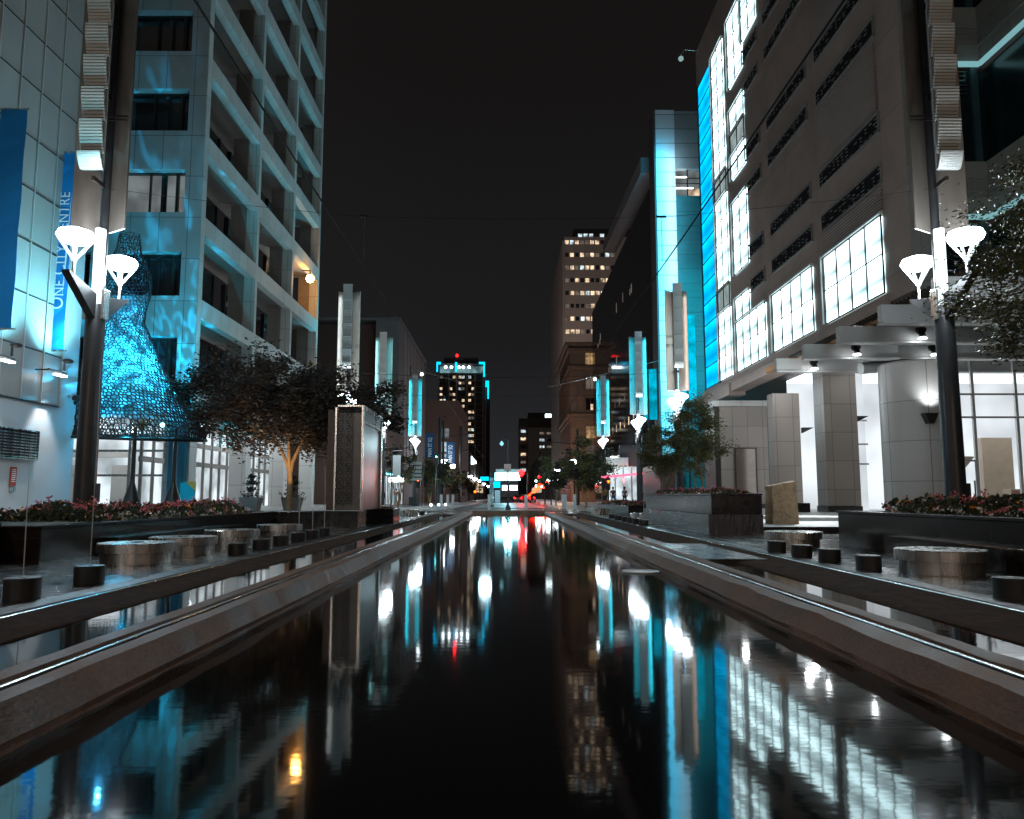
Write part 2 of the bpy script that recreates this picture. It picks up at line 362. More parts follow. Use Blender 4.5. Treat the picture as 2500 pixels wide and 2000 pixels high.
def curb_in(s,xw,xl,xc,xr,xe,seed):
    extrude([(s*xw,-.7),(s*xw,-.19),(s*xl,-.145),(s*xc,0),(s*(xr-.045),.0)],-12,PE-.2,'pool_curb',M['curb'],.011,seed)
    extrude([(s*(xr-.045),-.1),(s*(xr-.045),-.035),(s*(xr+.05),-.045),(s*(xr+.13),-.04)],-12,PE-.2,'track_groove',M['rough'],.001,seed+1)
    extrude([(s*(xr+.13),-.1),(s*(xr+.13),-.006),(s*xe,.0),(s*(xe+.02),-.7)],-12,PE-.2,'channel_curb',M['curb'],.008,seed+2)
curb_in(-1,2.38,2.36,2.49,2.68,2.94,3); curb_in(1,2.53,2.52,2.635,2.877,3.16,6)
def curb_out(s,xw,xl,xc,xr,xe,seed):
    extrude([(s*(xw-.03),-.7),(s*(xw-.02),-.1),(s*xw,-.07),(s*xl,-.055),(s*(xc-.05),-.012),(s*(xr-.03),.002)],-12,PE-.2,'channel_curb',M['bank'],.006,seed)
    extrude([(s*(xr-.03),-.1),(s*(xr-.03),-.04),(s*(xr+.04),-.045),(s*(xr+.11),-.05)],-12,PE-.2,'track_groove',M['rough'],.001,seed+1)
    extrude([(s*(xr+.11),-.1),(s*(xr+.11),.0),(s*(xr+.22),.004),(s*(xe),-.002),(s*xe,-.3)],-12,PE-.2,'track_edge',M['rough'],.006,seed+2)
curb_out(-1,3.74,3.80,4.16,4.20,4.6,9); curb_out(1,3.77,3.84,4.42,4.50,4.9,12)
slab(3.1,4.42,12.9,17.2,-.02,'channel_crossing',M['wetstone'],.7)
slab(-4.2,-2.9,44.8,PE,-.01,'channel_crossing',M['wetstone'],.7); slab(3.1,4.42,PE-8,PE,-.01,'channel_crossing',M['wetstone'],.7)
slab(-4.6,4.9,PE-.2,PE+.6,.012,'pool_curb',M['curb'],.7)
for nm,x in(('gleaming rail at the pool edge, left side of the pool',-2.68),('gleaming rail at the pool edge, right side of the pool',2.877),('rail along the wet plaza with the round benches at the far left',-4.205),('rail along the wet plaza beside the black planters at right',4.505)):
    b=MB(); y=-12
    prof=[(-.03,-.05),(-.034,-.006),(-.022,.006),(0,.009),(.022,.006),(.034,-.006),(.03,-.05)]
    for y in(-12,PE+.4):
        for (a,c) in prof: b.v.append((x+a,y,c))
    for i in range(6): b.f.append((i,i+1,i+8,i+7)); b.m.append(0)
    b.build('rail',M['rail'],smooth=True,label='long '+nm,cat='rail',group='tram rails beside the reflecting pool')
# rails on the street beyond
for i,x in enumerate((-4.2,-2.68,2.88,4.5)):
    b=MB().box(x-.03,x+.03,PE+.62,260,0,.006)
    b.build('rail',M['rail'],label=['outer','inner','inner','outer'][i]+' rail crossing the street beyond the pool, '+('left' if x<0 else 'right')+' track',cat='rail',group='tram rails across the street')
# ------------------------------------------------------------------ fountain nozzles, jets, drum benches
ordn='first second third fourth fifth sixth seventh eighth ninth tenth eleventh twelfth'.split()
def nozzle(x,y,label,h=.2,r=.165,proto=[None]):
    if proto[0] is None:
        t=thing('fountain_nozzle',label,'fountain nozzle',(x,y,0),'black fountain nozzles')
        MB().lathe([(r,-.0),(r,h-.012),(r-.012,h),(.03,h),(.03,h-.02)],x,y,28).build('drum',M['black'],t,smooth=True)
        MB().lathe([(.028,h-.01),(.028,h+.012),(.01,h+.014)],x,y,10).build('spout',M['steel'],t,smooth=True)
        MB().lathe([(r+.004,h-.02),(r+.004,h-.008),(r-.006,h+.003)],x,y,28).build('rim_ring',M['pole'],t,smooth=True)
        proto[0]=t; return t
    c=copy_tree(proto[0]); c.location=(x,y,0); c['label']=label; return c
for i,(x,y) in enumerate(((-4.82,7.85),(-4.88,9.2),(-4.68,13.6),(-4.68,14.9),(-4.72,16.3),(-4.7,17.6),(-4.72,18.9),(-4.74,20.2),(-4.75,43.2))):
    nozzle(x,y,f'black round fountain nozzle left of the pool, {ordn[i]} in its row from the near end')
for i,(x,y) in enumerate(((5.0,7.8),(4.95,10.75),(4.95,12.05),(4.9,13.05),(4.88,14.2),(4.75,27.2),(4.75,28.6),(4.75,30.0),(4.75,31.4),(4.75,33.5),(4.8,36.0))):
    nozzle(x,y,f'black round fountain nozzle right of the pool, {ordn[i]} in its row from the near end')
for i,(x,y,h) in enumerate(((-4.82,7.85,1.35),(-4.88,9.2,2.4),(-4.72,18.9,1.5),(-4.74,20.2,1.6),(-4.7,17.6,1.3),(4.75,36.0,1.7),(4.75,27.2,1.2))):
    r=.006 if i<2 else .009
    MB().tube([(x,y,.2),(x-.01*(i==0),y,.2+h*.6),(x-.03,y+.02,.2+h)],[r,r*.8,r*.4],6).build('water_jet',M['jet'],label='thin upright water jet '+['at the left edge, rising from the nearest nozzle','from the second nozzle, crossing the left tower pole','from the seventh nozzle left of the pool','from the eighth nozzle left of the pool','from the sixth nozzle left of the pool','before the far low planter on the right','near the tall granite planter on the right'][i],cat='water jet',group='thin water jets')
def drum(x,y,label,r=.56,proto=[None]):
    if proto[0] is None:
        t=thing('drum_bench',label,'bench',(x,y,0),'round steel drum benches')
        MB().lathe([(r-.05,-.0),(r-.05,.17)],x,y,56).build('base',M['steel'],t,smooth=True)
        MB().lathe([(r-.02,.165),(r,.17),(r,.300),(r-.01,.309),(.001,.311)],x,y,56).build('seat',M['steel'],t,smooth=True)
        MB().lathe([(.09,.3),(.09,.322),(.04,.326)],x,y,20).build('drain_cap',M['darksteel'],t,smooth=True)
        proto[0]=t; return t
    c=copy_tree(proto[0]); c.location=(x,y,0); c['label']=label; return c
for i,(x,y) in enumerate(((-5.66,12.0),(-5.68,13.75),(-5.84,16.6),(-5.74,19.7),(-5.3,41.5))):
    drum(x,y,'round brushed steel drum bench left of the pool, '+['biggest and nearest one','second, half behind the nearest','third, behind black nozzles','fourth, against the dark granite wall','tiny far one beside the last planter'][i])
for i,(x,y) in enumerate(((5.75,10.4),(5.74,15.7),(5.75,33.2),(5.35,45.5))):
    drum(x,y,'round brushed steel drum bench right of the pool, '+['large one beside the long black planter','second, in front of the dark plinth','third, behind a row of black nozzles','smallest and farthest one'][i])
# ------------------------------------------------------------------ planters and flower beds
def flowers(x0,x1,y0,y1,z,label,h=.36,dens=1.0,parent=None,seed=3,pinkness=.42,sc=1.0):
    r=random.Random(seed); b=MB(); A=(x1-x0)*(y1-y0)
    def quad(c,s,m,up=False):
        a=Vector((r.gauss(0,1),r.gauss(0,1),r.gauss(0,.6))).normalized(); u=a.cross(Vector((r.gauss(0,1),r.gauss(0,1),r.gauss(0,1)))).normalized(); w=a.cross(u)
        b.face([c-u*s,c+w*s*.7,c+u*s,c-w*s*.7],m)
    def hh(x,y): return h*(.62+.38*math.sin(x*3.1+y*2.3)*math.sin(y*1.7))*(min(1,(x-x0)/.25+.35))*(min(1,(x1-x)/.25+.35))
    for i in range(int(A*520*dens)):
        x=r.uniform(x0,x1);y=r.uniform(y0,y1); t=r.random()**.6; quad(Vector((x,y,z+t*hh(x,y))),r.uniform(.03,.06)*sc,0)
    for i in range(int(A*34*dens)):
        x=r.uniform(x0,x1);y=r.uniform(y0,y1); q=r.random(); side=r.random()
        m=1 if q<pinkness else (2 if q<.85 else 3)
        zc=z+hh(x,y)*(r.uniform(.9,1.2) if m==1 else r.uniform(.35,.98)); 
        if m==3: x=x0+r.random()*.2 if x0>0 else x1-r.random()*.2; zc=z+h*r.uniform(.1,.4)
        n=6 if m==1 else 4
        for k in range(n): quad(Vector((x+r.gauss(0,.035),y+r.gauss(0,.035),zc+r.gauss(0,.022))),.03*sc,m)
        if m==1 and r.random()<.4: b.tube([(x,y,z+.1),(x,y,zc)],.006,4,0)
    return b.build('flower_bed',[M['bed'],M['pink'],M['orange'],M['cream']],parent,label=label,cat='flower bed',kind='stuff')
def planter(name,x0,x1,y0,y1,z0,z1,label,ledge=True,mat='granite',steps=None):
    t=thing(name,label,'planter',((x0+x1)/2,(y0+y1)/2,z0),None)
    box(x0,x1,y0,y1,z0,z1-.05).build('wall',M[mat],t,bevel=.008)
    o=.02; MB().box(x0-o,x0+.3,y0-o,y1+o,z1-.047,z1).box(x1-.3,x1+o,y0-o,y1+o,z1-.047,z1).box(x0+.303,x1-.303,y0-o,y0+.3,z1-.047,z1).box(x0+.303,x1-.303,y1-.3,y1+o,z1-.047,z1).build('coping',M['granite'],t,bevel=.006)
    box(x0+.3,x1-.3,y0+.3,y1-.3,z1-.046,z1-.02).build('soil',M['bed'],t)
    if steps:
        b=MB()
        for q in steps: b.box(*q)
        b.build('ledge',M['granite'],t,bevel=.01)
    return t
planter('granite_planter',-10.3,-7.2,12.1,24.0,-.01,.55,'long low black granite planter with pink flowers at the left, foot of the tall lamp',steps=[(-7.197,-6.95,14,20.5,-.01,.28)])
flowers(-9.9,-7.6,14.7,23.4,.5,'mixed pink and orange flowers filling the long planter on the left',.42,seed=4)
planter('granite_planter',-12.8,-7.75,9.3,11.95,-.01,.6,'black granite corner block at the left edge of the view')
planter('granite_wall',-8.6,-4.62,24.03,25.4,-.01,.545,'dark granite wall across the left plaza under the multi-trunk tree')['category']='wall'
planter('granite_planter',-5.35,-4.25,29.0,30.6,-.01,.55,'small square black planter with orange flowers next to the stone portal')
flowers(-5.25,-4.35,29.1,30.5,.5,'low orange flowers in the small square planter by the portal',.2,seed=8,pinkness=.1)
planter('granite_planter',6.7,9.9,-4,15.8,-.01,.72,'long black granite planter with red flowers along the right edge',steps=[(6.45,6.697,-4,13.4,-.01,.34)])
flowers(7.3,9.5,3.5,15.2,.68,'red and pink flowers filling the long planter on the right edge',.36,seed=5)
t=thing('granite_planter','tall black granite planter with water running down its pool side','planter',(6.1,26,0))
box(5.6,7.0,21.4,31.5,.52,1.04).build('wall',M['granite'],t,bevel=.01)
MB().box(5.58,5.9,21.38,31.52,1.043,1.1).box(5.903,7.02,21.38,21.7,1.043,1.1).box(6.7,7.02,21.703,31.52,1.043,1.1).build('coping',M['granite'],t,bevel=.006)
box(5.5,7.0,21.36,31.6,-.01,.517).build('water_wall',M['granitewater'],t)
flowers(5.85,6.9,21.7,31.3,1.03,'orange and pink flowers on top of the tall granite planter',.26,seed=6,pinkness=.35)
box(7.02,9.4,21.34,21.6,-.005,.178).build('plinth_wall',M['granite'],label='low dark granite riser between the tall planter and the long planter at right',cat='low wall')
planter('granite_planter',5.5,6.9,35.5,48,-.01,.6,'low dark granite planter with orange flowers farther along the right side')
flowers(5.6,6.8,35.8,47.6,.56,'orange and pink flowers in the far low planter on the right',.28,seed=9,dens=.7,pinkness=.35)
box(12.2,13.7,35.2,35.9,.3,.72).build('stone_bench',M['granite'],bevel=.015,label='black stone block seat behind the golden boulder',cat='stone seat')
b=MB(); r=random.Random(5)
lv=[0,.25,.5,.75,.98]; n0=len(b.v)
for k,zz in enumerate(lv):
    for j,(dx,dy) in enumerate(((-.40,-.32),(0,-.38),(.40,-.30),(.43,.1),(.36,.36),(-.1,.38),(-.42,.3),(-.44,0))):
        top=1.18+.16*(dx+.4)/.8; b.v.append((8.42+dx*(1-.05*zz)+r.gauss(0,.012),23.9+dy+r.gauss(0,.012),.175+zz*top+(r.gauss(0,.012) if k else 0)))
for k in range(4):
    for j in range(8): b.f.append((k*8+j,k*8+(j+1)%8,(k+1)*8+(j+1)%8,(k+1)*8+j)); b.m.append(0)
b.f.append(tuple(32+j for j in range(8))); b.m.append(0)
b.build('boulder',M['rock'],bevel=.02,label='upright rough golden stone block standing on the lit terrace',cat='boulder')
# ------------------------------------------------------------------ lamp towers
def lamp_tower(x,y,side,label,cyan=0,power=430,far=False,base=0,tint=(.02,.68,1)):
    """dark pole, two swept arms along the street with cone lamps, above it a folded steel mast with ribbed louvres"""
    t=thing('lamp_tower',label,'street lamp',(x,y,base),'light towers along both sides of the pool')
    MB().lathe([(.235,base),(.222,base+2.5),(.205,5.35),(.19,5.4)],x,y,24).build('pole',M['pole'],t,smooth=True)
    MB().lathe([(.30,base),(.30,base+.06),(.24,base+.10)],x,y,24).build('base_ring',M['darksteel'],t,smooth=True)
    box(x+.2,x+.3,y-.1,y+.1,base+.9,base+1.3).build('junction_box',M['pole'],t,bevel=.01)
    MB().tube([(x,y,5.38),(x,y,7.2)],.12,16).build('lit_stem',M['lampstem'],t,smooth=True)
    MB().box(x-.24,x-.17,y-.12,y+.12,5.05,5.75).box(x+.17,x+.24,y-.12,y+.12,5.05,5.75).build('bracket',M['steel'],t,bevel=.01)
    for sy in(-1,1):
        a=MB().prism([(y+sy*.16,5.02),(y+sy*.16,5.62),(y+sy*1.3,5.86),(y+sy*1.3,5.80)],x-.09,x+.09,axis='x')
        a.build('arm',M['pole'],t,bevel=.008)
        cx,cy=x,y+sy*1.0
        MB().tube([(cx,cy,5.7),(cx,cy,6.14)],.035,8).build('lamp_post',M['steel'],t,smooth=True)
        MB().lathe([(.05,6.50),(.20,6.53),(.34,6.60),(.385,6.69),(.34,6.79),(.18,6.85),(.03,6.86)],cx,cy,24).build('lamp_head',M['lampfar' if far else 'lamp'],t,smooth=True)
        b=MB()
        for q in range(4 if not far else 3):
            a=q*2*math.pi/(4 if not far else 3)+.6; b.tube([(cx,cy,6.13),(cx+.33*math.cos(a),cy+.33*math.sin(a),6.62)],[.03,.035],6)
        b.lathe([(.02,6.10),(.07,6.16),(.04,6.2)],cx,cy,10); b.build('lamp_cradle',M['lampstem'],t,smooth=True)
        if power: lit('POINT','lamp_light',(cx,cy,6.95),power*.15,(.80,.93,1),t,.3)
        if power: lit('POINT','lamp_light',(cx+(-.55 if x>0 else .55),cy,6.35),power*.85,(.80,.93,1),t,.2)
    z0,z1=7.15,13.1; c=x
    # folded plates (plan), open towards the pool's near end
    def plate(nm,p,q,mat='plate'):
        (ax,ay),(bx,by)=p,q; d=Vector((bx-ax,by-ay,0)).normalized(); n=Vector((-d.y,d.x,0))*.02
        MB().prism([(c+ax-n.x,y+ay-n.y),(c+bx-n.x,y+by-n.y),(c+bx+n.x,y+by+n.y),(c+ax+n.x,y+ay+n.y)],z0,z1).build(nm,M[mat],t)
    s=side
    plate('outer_plate',(s*.12,.14),(s*.66,-.08))
    plate('inner_plate',(-s*.12,.14),(-s*.66,-.2))
    MB().tube([(c-s*.03,y+.1,5.4),(c-s*.03,y+.1,z1+.02)],.09,10).build('mast',M['pole'],t,smooth=True)
    for k in(0,1): MB().box(c-s*.62-.02,c-s*.12,y-.26,y-.22,9.75+k*.09,9.78+k*.09).build('clip',M['darksteel'],t)
    pc=c; y0_=y; y=y-.48
    MB().box(c-.03,c+.03,y,y0_+.1,8.2,8.3).box(c-.03,c+.03,y,y0_+.1,10.4,10.5).box(c-.03,c+.03,y,y0_+.1,12.7,12.8).build('spacer_arm',M['darksteel'],t)
    for k in range(7 if not far else 7):
        a=8.03+k*.775; b=MB(); nr=11 if not far else 6; hh=.76 if k else .36
        if k==0: a+=.40
        for q in range(nr):
            f0=q/nr; f1=(q+.72)/nr
            def off(f): return -.15*math.sin(f*1.5)-.09
            o0,o1=off(f0),off(f1)
            b.prism([(y+o0,a+f0*hh),(y+o0+.05,a+f0*hh),(y+o1+.05,a+f1*hh),(y+o1-.012,a+f1*hh)],pc-.26,pc+.26,axis='x')
        b.box(pc-.25,pc+.25,y-.06,y+.0,a,a+hh)
        b.build('louvre_panel',M['louvre'],t)
    if far and cyan:
        for q in(-1,1):
            o=lit('AREA','strip_light',(c+q*.36,y0_-.42,10.1),cyan,tint,t); o.data.shape='RECTANGLE'; o.data.size=.06; o.data.size_y=5.6; o.rotation_euler=(rad(90),0,-q*.25)
    elif cyan: lit('SPOT','uplight',(pc+.35*s,y-1.1,6.9),cyan*1.6,tint,t,.06,(pc,y-.1,10.8),60)
    return t
lamp_tower(-9.5,17.5,-1,'tallest-looking steel light tower at the left edge, before the grey clad wall',cyan=150,power=330,tint=(.3,.88,1))
lamp_tower(10.05,17.4,1,'tallest-looking steel light tower at the right edge, beside the leafy tree',cyan=14,power=330,tint=(1,.9,.8))
for i,(x,y,s,l,c,tn) in enumerate(((-9.4,45,-1,'steel light tower rising behind the dark tree left of the pool, second on that side',22,(.7,.93,1)),(-9.45,58.3,-1,'light tower with pale side strip, third on the left side',42,(.25,.85,1)),(-9.5,79,-1,'small cyan-edged light tower, fourth on the left side',90,(.02,.68,1)),
    (9.9,44.7,1,'grey light tower in front of the teal and white building, second on the right side',16,(1,.92,.85)),(9.85,58,1,'cyan-lit light tower, third on the right side',80,(.02,.68,1)),(9.75,79,1,'small cyan light tower before the brown stone building, fourth on the right side',100,(.02,.68,1)))):
    lamp_tower(x,y,s,l,cyan=c,power=220,far=True,tint=tn)
# lamp towers beside and behind the camera keep lighting the pool
for (x,y) in((-9.5,3.0),(10.0,3.0),(-9.5,-11.5),(10,-11.5)):
    lit('POINT','street_light',(x,y,6.6),330,(1,.72,.50),None,.45)
for (x,y,z,p,c) in((-4.5,-20,3.6,420,(1,.9,.8)),(5,-24,4.2,420,(.9,.97,1)),(0.6,-33,3.0,380,(1,.45,.2)),(-12,-6,3.5,200,(.85,.95,1)),(12.4,-5,3.5,200,(1,.85,.7))): lit('POINT','bench_highlight_fill',(x,y,z),p,c,None,.35)  # extra unseen lights added behind for highlights on the steel benches
def simple_lamp(x,y,label,h=6.2,globe=False):
    t=thing('street_lamp',label,'street lamp',(x,y,0),'small far street lamps')
    MB().tube([(x,y,0),(x,y,h-.6)],[.14,.09],8).build('pole',M['pole'],t,smooth=True)
    if globe: MB().ball((x,y,h),.42).build('globe',M['lampfar'],t,smooth=True)
    else:
        for sy in(-.55,.55):
            MB().lathe([(.04,h-.5),(.14,h-.3),(.42,h),(.38,h+.12)],x+sy*.5,y+sy,10).build('lamp_head',M['lampfar'],t,smooth=True)
        MB().tube([(x,y,h-1.0),(x,y,h-.4)],.1,8).build('lit_stem',M['lampstem'],t)
    return t
for i,(x,y,g) in enumerate(((-9.4,112,0),(-9.4,132,1),(-9.5,152,0),(-9.5,172,0),(-9.6,195,0),(-9.6,225,0),(-9.6,262,1),(-9.6,310,0),(-9.6,380,0),(9.6,112,0),(9.6,150,0),(9.6,200,0),(9.6,262,1))):
    simple_lamp(x,y,f'small white street lamp far down the {"left" if x<0 else "right"} kerb, {ordn[i if x<0 else i-9]} of that far row',globe=bool(g))
for y in(115,170,240):
    for x in(-9.4,9.6): lit('POINT','far_street_light',(x,y,6.9),500,(.85,.94,1),None,.06)
# ------------------------------------------------------------------ building A, clad wall at far left
A=thing('clad_building','grey metal-clad building with blue banners along the left edge','building',(-14,14,0))
box(-30,-14.06,-20,25.06,0,24).build('wall',M['wallA'],A)
b=MB(); zs=[3.79+1.545*k for k in range(0,14)]; ys=[24.0-.98*k for k in range(0,30)]
for i in range(len(zs)-1):
    for j in range(len(ys)-1): b.box(-14.06,-14.0,ys[j+1]+.03,ys[j]-.03,zs[i]+.02,zs[i+1]-.03)
b.build('cladding',M['panelA'],A)
b=MB()
for z in zs: b.box(-14.04,-13.975,ys[-1],24.02,z-.022,z-.002)
b.build('ledge_strip',M['darkjoint'],A)
b=MB()
for j,y in enumerate(ys): b.box(-14.035,-13.96,y-.016,y+.016,3.8,23.8)
b.build('cover_strip',M['jointA'],A)
for i,(a,c) in enumerate(((20.3,23.05),)):
    v_=MB(); v_.box(-14.055,-14.03,a,c,2.1,2.9).build('vent',M['darkjoint'],A)
    b=MB()
    for k in range(9): b.prism([(-14.04,2.15+k*.083),(-13.95,2.13+k*.083),(-13.95,2.15+k*.083),(-14.04,2.19+k*.083)],a+.03,c-.03,axis='y')
    b.box(-14.03,-13.94,a,a+.03,2.1,2.9).box(-14.03,-13.94,c-.03,c,2.1,2.9).box(-14.03,-13.94,a+.03,c-.03,2.9,2.93).box(-14.03,-13.94,a+.03,c-.03,2.07,2.1)
    b.build('vent_grille',M['steel'],A)
box(-14.055,-14.03,21.95,22.22,1.3,1.84).build('notice_board',M['red'],A)
b=MB()
for k in range(7): b.box(-14.03,-14.024,22.0,22.17,1.42+k*.055,1.445+k*.055)
b.build('notice_lines',M['cream'],A)
box(-14.055,-14.02,21.97,22.2,1.14,1.27).build('intercom',M['steel'],A,bevel=.01)
def banner(y,label,text=None,x0=-14.0,x1=-13.25,z0=5.45,z1=11.8):
    t=thing('banner',label,'banner',(x1,y,z0),'blue banners on the clad wall')
    b=MB(); n=14
    for k in range(n+1):
        z=z0+(z1-z0)*k/n
        for xx in(x0+.04,x1): b.v.append((xx,y+.02*math.sin(k*1.3+xx*4),z))
    for k in range(n): b.f.append((2*k,2*k+1,2*k+3,2*k+2)); b.m.append(0)
    o=b.build('cloth',M['banner'],t); sm=o.modifiers.new('solid','SOLIDIFY'); sm.thickness=.006
    for z,rr in((z0,.028),(z1,.028)): MB().tube([(x0-.05,y,z),(x1+.1,y,z)],rr,8).build('rod',M['steel'],t,smooth=True)
    if text:
        cu=bpy.data.curves.new('lettering','FONT'); cu.body=text; cu.size=.58; cu.small_caps_scale=.80; cu.extrude=.004; cu.align_x='LEFT'; cu.space_character=1.06
        for i,f in enumerate(cu.body_format): f.use_small_caps=text[i].islower()
        o=bpy.data.objects.new('tmp',cu); COL.objects.link(o); bpy.context.view_layer.update()
        me=bpy.data.meshes.new_from_object(o.evaluated_get(bpy.context.evaluated_depsgraph_get())); bpy.data.objects.remove(o)
        ws=max(v.co.x for v in me.vertices); sc=3.75/ws
        # reads upwards: text x -> world z, text y -> world -x
        for v in me.vertices:
            tx,ty,tz=v.co; v.co=Vector((-ty*.98+ (x0+x1)/2+.24, y-.035-tz*.3, z0+1.28+tx*sc))-WL[t]
        me.materials.clear(); me.materials.append(M['bannerink']); lo=bpy.data.objects.new('lettering',me); COL.objects.link(lo); lo.parent=t
        # slim spire emblem beside the words
        MB().face([(x1-.03,y-.04,z0+5.0),(x1-.10,y-.04,z0+3.2),(x1-.12,y-.04,z0+1.6),(x1-.05,y-.04,z0+3.0)]).build('emblem',M['bannerink'],t)
    return t
banner(23.4,'blue hanging banner reading ONE CITY CENTRE beside the light tower','One City Centre',-14.28,-13.63)
banner(20.3,'wide plain blue hanging banner at the very left edge',None,-14.0,-13.24,5.45,11.62)
def wall_light(y,z,label,cyanp,down=380):
    t=thing('wall_light',label,'wall light',(-13.95,y,z),'arm lights on the clad wall')
    MB().tube([(-14,y-.5,z),(-13.55,y-.5,z)],.025,6).tube([(-13.55,y-.62,z),(-13.55,y+.3,z)],.03,6).build('arm',M['darksteel'],t)
    box(-13.62,-13.48,y-.25,y+.25,z-.12,z-.08).build('tube_lamp',M['downlight'],t)
    MB().tube([(-13.5,y+.1,z+.05),(-13.5,y+.1,z+.3)],.03,6).build('stalk',M['darksteel'],t)
    MB().ball((-13.42,y+.15,z+.36),.16,sz=.45).build('flood_head',M['darksteel'],t,smooth=True)
    lit('SPOT','flood_light',(-12.7,y-.1,z+.6),cyanp,(.22,.80,1),t,.08,(-14.0,y+.1,z+2.0),105,1)
    lit('SPOT','down_light',(-13.5,y,z-.2),down,(.9,.97,1),t,.06,(-13.95,y,z-3.5),62,.7)
wall_light(23.2,4.75,'arm light with lit tube and black flood head beneath the lettered banner',1700)
wall_light(20.7,4.75,'arm light at the very left edge beneath the plain blue banner',1500)
t=thing('security_camera','small dark security camera on the grey wall corner','camera',(-14.05,24.6,4.1))
MB().tube([(-14.1,24.6,4.2),(-13.8,24.6,4.18)],.05,8).build('mount',M['steel'],t); MB().tube([(-13.82,24.75,4.17),(-13.72,24.35,4.10)],.085,10).build('body',M['black'],t,smooth=True); MB().ball((-13.82,24.6,3.98),.07).build('dome',M['darksteel'],t,smooth=True)
# ------------------------------------------------------------------ building B, white grid
B=thing('grid_office_building','tall pale stone office block with deep gridded balconies on the left','building',(-14,34.2,0))
YB=[34.2,42.0,49.0,55.95]; ZB=[6.05+3.9*k for k in range(0,11)]; XT=-14
b=MB()
for y in YB:
    if y==34.2: b.box(XT-.62,XT,y,y+.42,5.2,ZB[-1]+4)
    elif y==YB[-1]: b.box(XT-.62,XT,y-.36,y,5.2,ZB[-1]+4)
    else: b.box(XT-.62,XT,y-.18,y+.18,5.2,ZB[-1]+4)
for z in ZB:
    for j in range(3):
        y0=YB[j]+(.42 if j==0 else .18); y1=YB[j+1]-(.36 if j==2 else .18)
        b.box(XT-.45,XT-.004,y0,y1,z-.86,z)
b.build('grid_frame',M['limestone'],B)
b=MB()
for z in ZB:
    for j in range(3): b.box(-16.3,XT-.453,YB[j]+.01,YB[j+1]-.01,z-.60,z-.46)
b.box(-17,-14.05,34.25,55.9,ZB[0]-1.25,ZB[0]-1.0)
b.build('soffit',M['soffit'],B)
for y in YB[1:]:
    b=MB()
    for k in range(len(ZB)-1): b.box(XT-1.45,XT-.625,y-.30,y+.28 if y<55 else y-.02,ZB[k]-.45,ZB[k+1]-.605)
    b.build('pier',M['limestonein'],B)
b=MB()
for z in ZB[:-1]:
    for j in range(3): 
        b.box(-16.1,-15.95,YB[j]+.4,YB[j+1]-1.1,z+.0,z+2.9)
        for q in range(5):
            yy=YB[j]+.5+q*(YB[j+1]-YB[j]-1.7)/4; b.box(-15.95,-15.88,yy,yy+.07,z,z+2.9,1)
b.build('balcony_window',[M['winbox'],M['pole']],B)
b=MB()
for z in ZB[:-1]:
    for j in range(3): b.tube([(-14.55,YB[j]+.3,z+.32),(-14.55,YB[j+1]-.3,z+.32)],.03,6)
b.build('handrail',M['steel'],B)
M['frontB']=surf('front_limestone_panels',(.27,.28,.28),.6,var=.22,vscale=1.2,joint=(1.3,1.95,.03),jdark=.3)
b=MB()   # camera-facing front, window openings cut between bands
zw=[(z+.05,z+2.1) for z in ZB[:-1]]
b.box(-14.62,-14.0,34.199-.10,34.196,5.2,49)       # corner face strip
prev=5.2
b.box(-30,-14.9,34.1,34.5,ZB[-1]-1.8,49)
for k,(a,c) in enumerate(zw):
    top=zw[k+1][0] if k+1<len(zw) else c+1
    b.box(-30,-14.62,34.1,34.55,c,top)
    for (xa,xb) in((-14.8,-14.62),(-18.9,-17.9),(-22.8,-21.8),(-30,-26.6)): b.box(xa,xb,34.1,34.55,a,c)
b.box(-30,-14.62,34.1,34.55,5.2,zw[0][0])
b.build('front_wall',M['frontB'],B)
for k,(a,c) in enumerate(zw):
    for (xa,xb) in((-17.9,-14.8),(-21.8,-18.9),(-26.6,-22.8)):
        litw = (k==2 and xa==-17.9)
        f=MB(); f.box(xa,xb,34.75,34.8,a,c).build('window',M['shopdim'] if litw else M['winbox'],B)
        g=MB()
        g.box(xa,xb,34.56,34.74,a,a+.06).box(xa,xb,34.56,34.74,c-.06,c).box(xa+1.25,xa+1.31,34.6,34.74,a+.06,c-.06).box(xb-.62,xb-.5,34.58,34.74,a+.06,c-.06)
        g.build('window_frame',M['darksteel'],KIDS[B][-1])
# ground floor of B: lobby and stone pillars
for y in YB[1:]: box(-14.95,-14.05,y-.45,y+.45,.4,4.8).build('pillar',M['granitewhite'],B)
box(-15.2,-14.1,34.3,35.1,.4,4.8).build('pillar',M['granitewhite'],B)
b=MB(); b.box(-14.95,-14.2,34.12,34.29,.4,4.8); b.build('teal_pillar_face',surf('teal_painted_stone',(.04,.20,.27),.5,var=.2),B)
box(-16.9,-16.8,35.2,55.7,.4,4.75).build('shopfront',M['shop'],B)
b=MB()
for k in range(18): y=35.3+k*1.2; b.box(-16.78,-16.66,y,y+.12,.4,4.75)
for z in(2.6,3.6): b.box(-16.78,-16.68,35.2,55.7,z,z+.25)
b.build('shopfront_mullion',M['limestonein'],B)
box(-30,-16.95,40.0,40.2,.4,4.7).build('lobby_back_wall',M['shop'],B)
box(-30,-15.3,34.9,39.9,4.55,4.65).build('lobby_ceiling',M['ceil'],B)
b=MB()
for x in(-29,-27.2,-25.0,-22.8,-20.9,-18.9,-17.0): b.box(x,x+.12,34.7,34.8,.4,4.5)
for z in(1.9,3.0,3.7): b.box(-30,-15.3,34.72,34.79,z,z+.1)
b.build('lobby_mullion',M['steel'],B)
b=MB()
for x,w_ in((-23.5,1.6),(-20.2,1.2),(-18.4,1.0)): b.box(x,x+w_,39.6,39.9,.4,2.6)
b.box(-24,-17,39.5,39.8,3.0,3.35); b.build('lobby_doorway',M['greystone'],B)
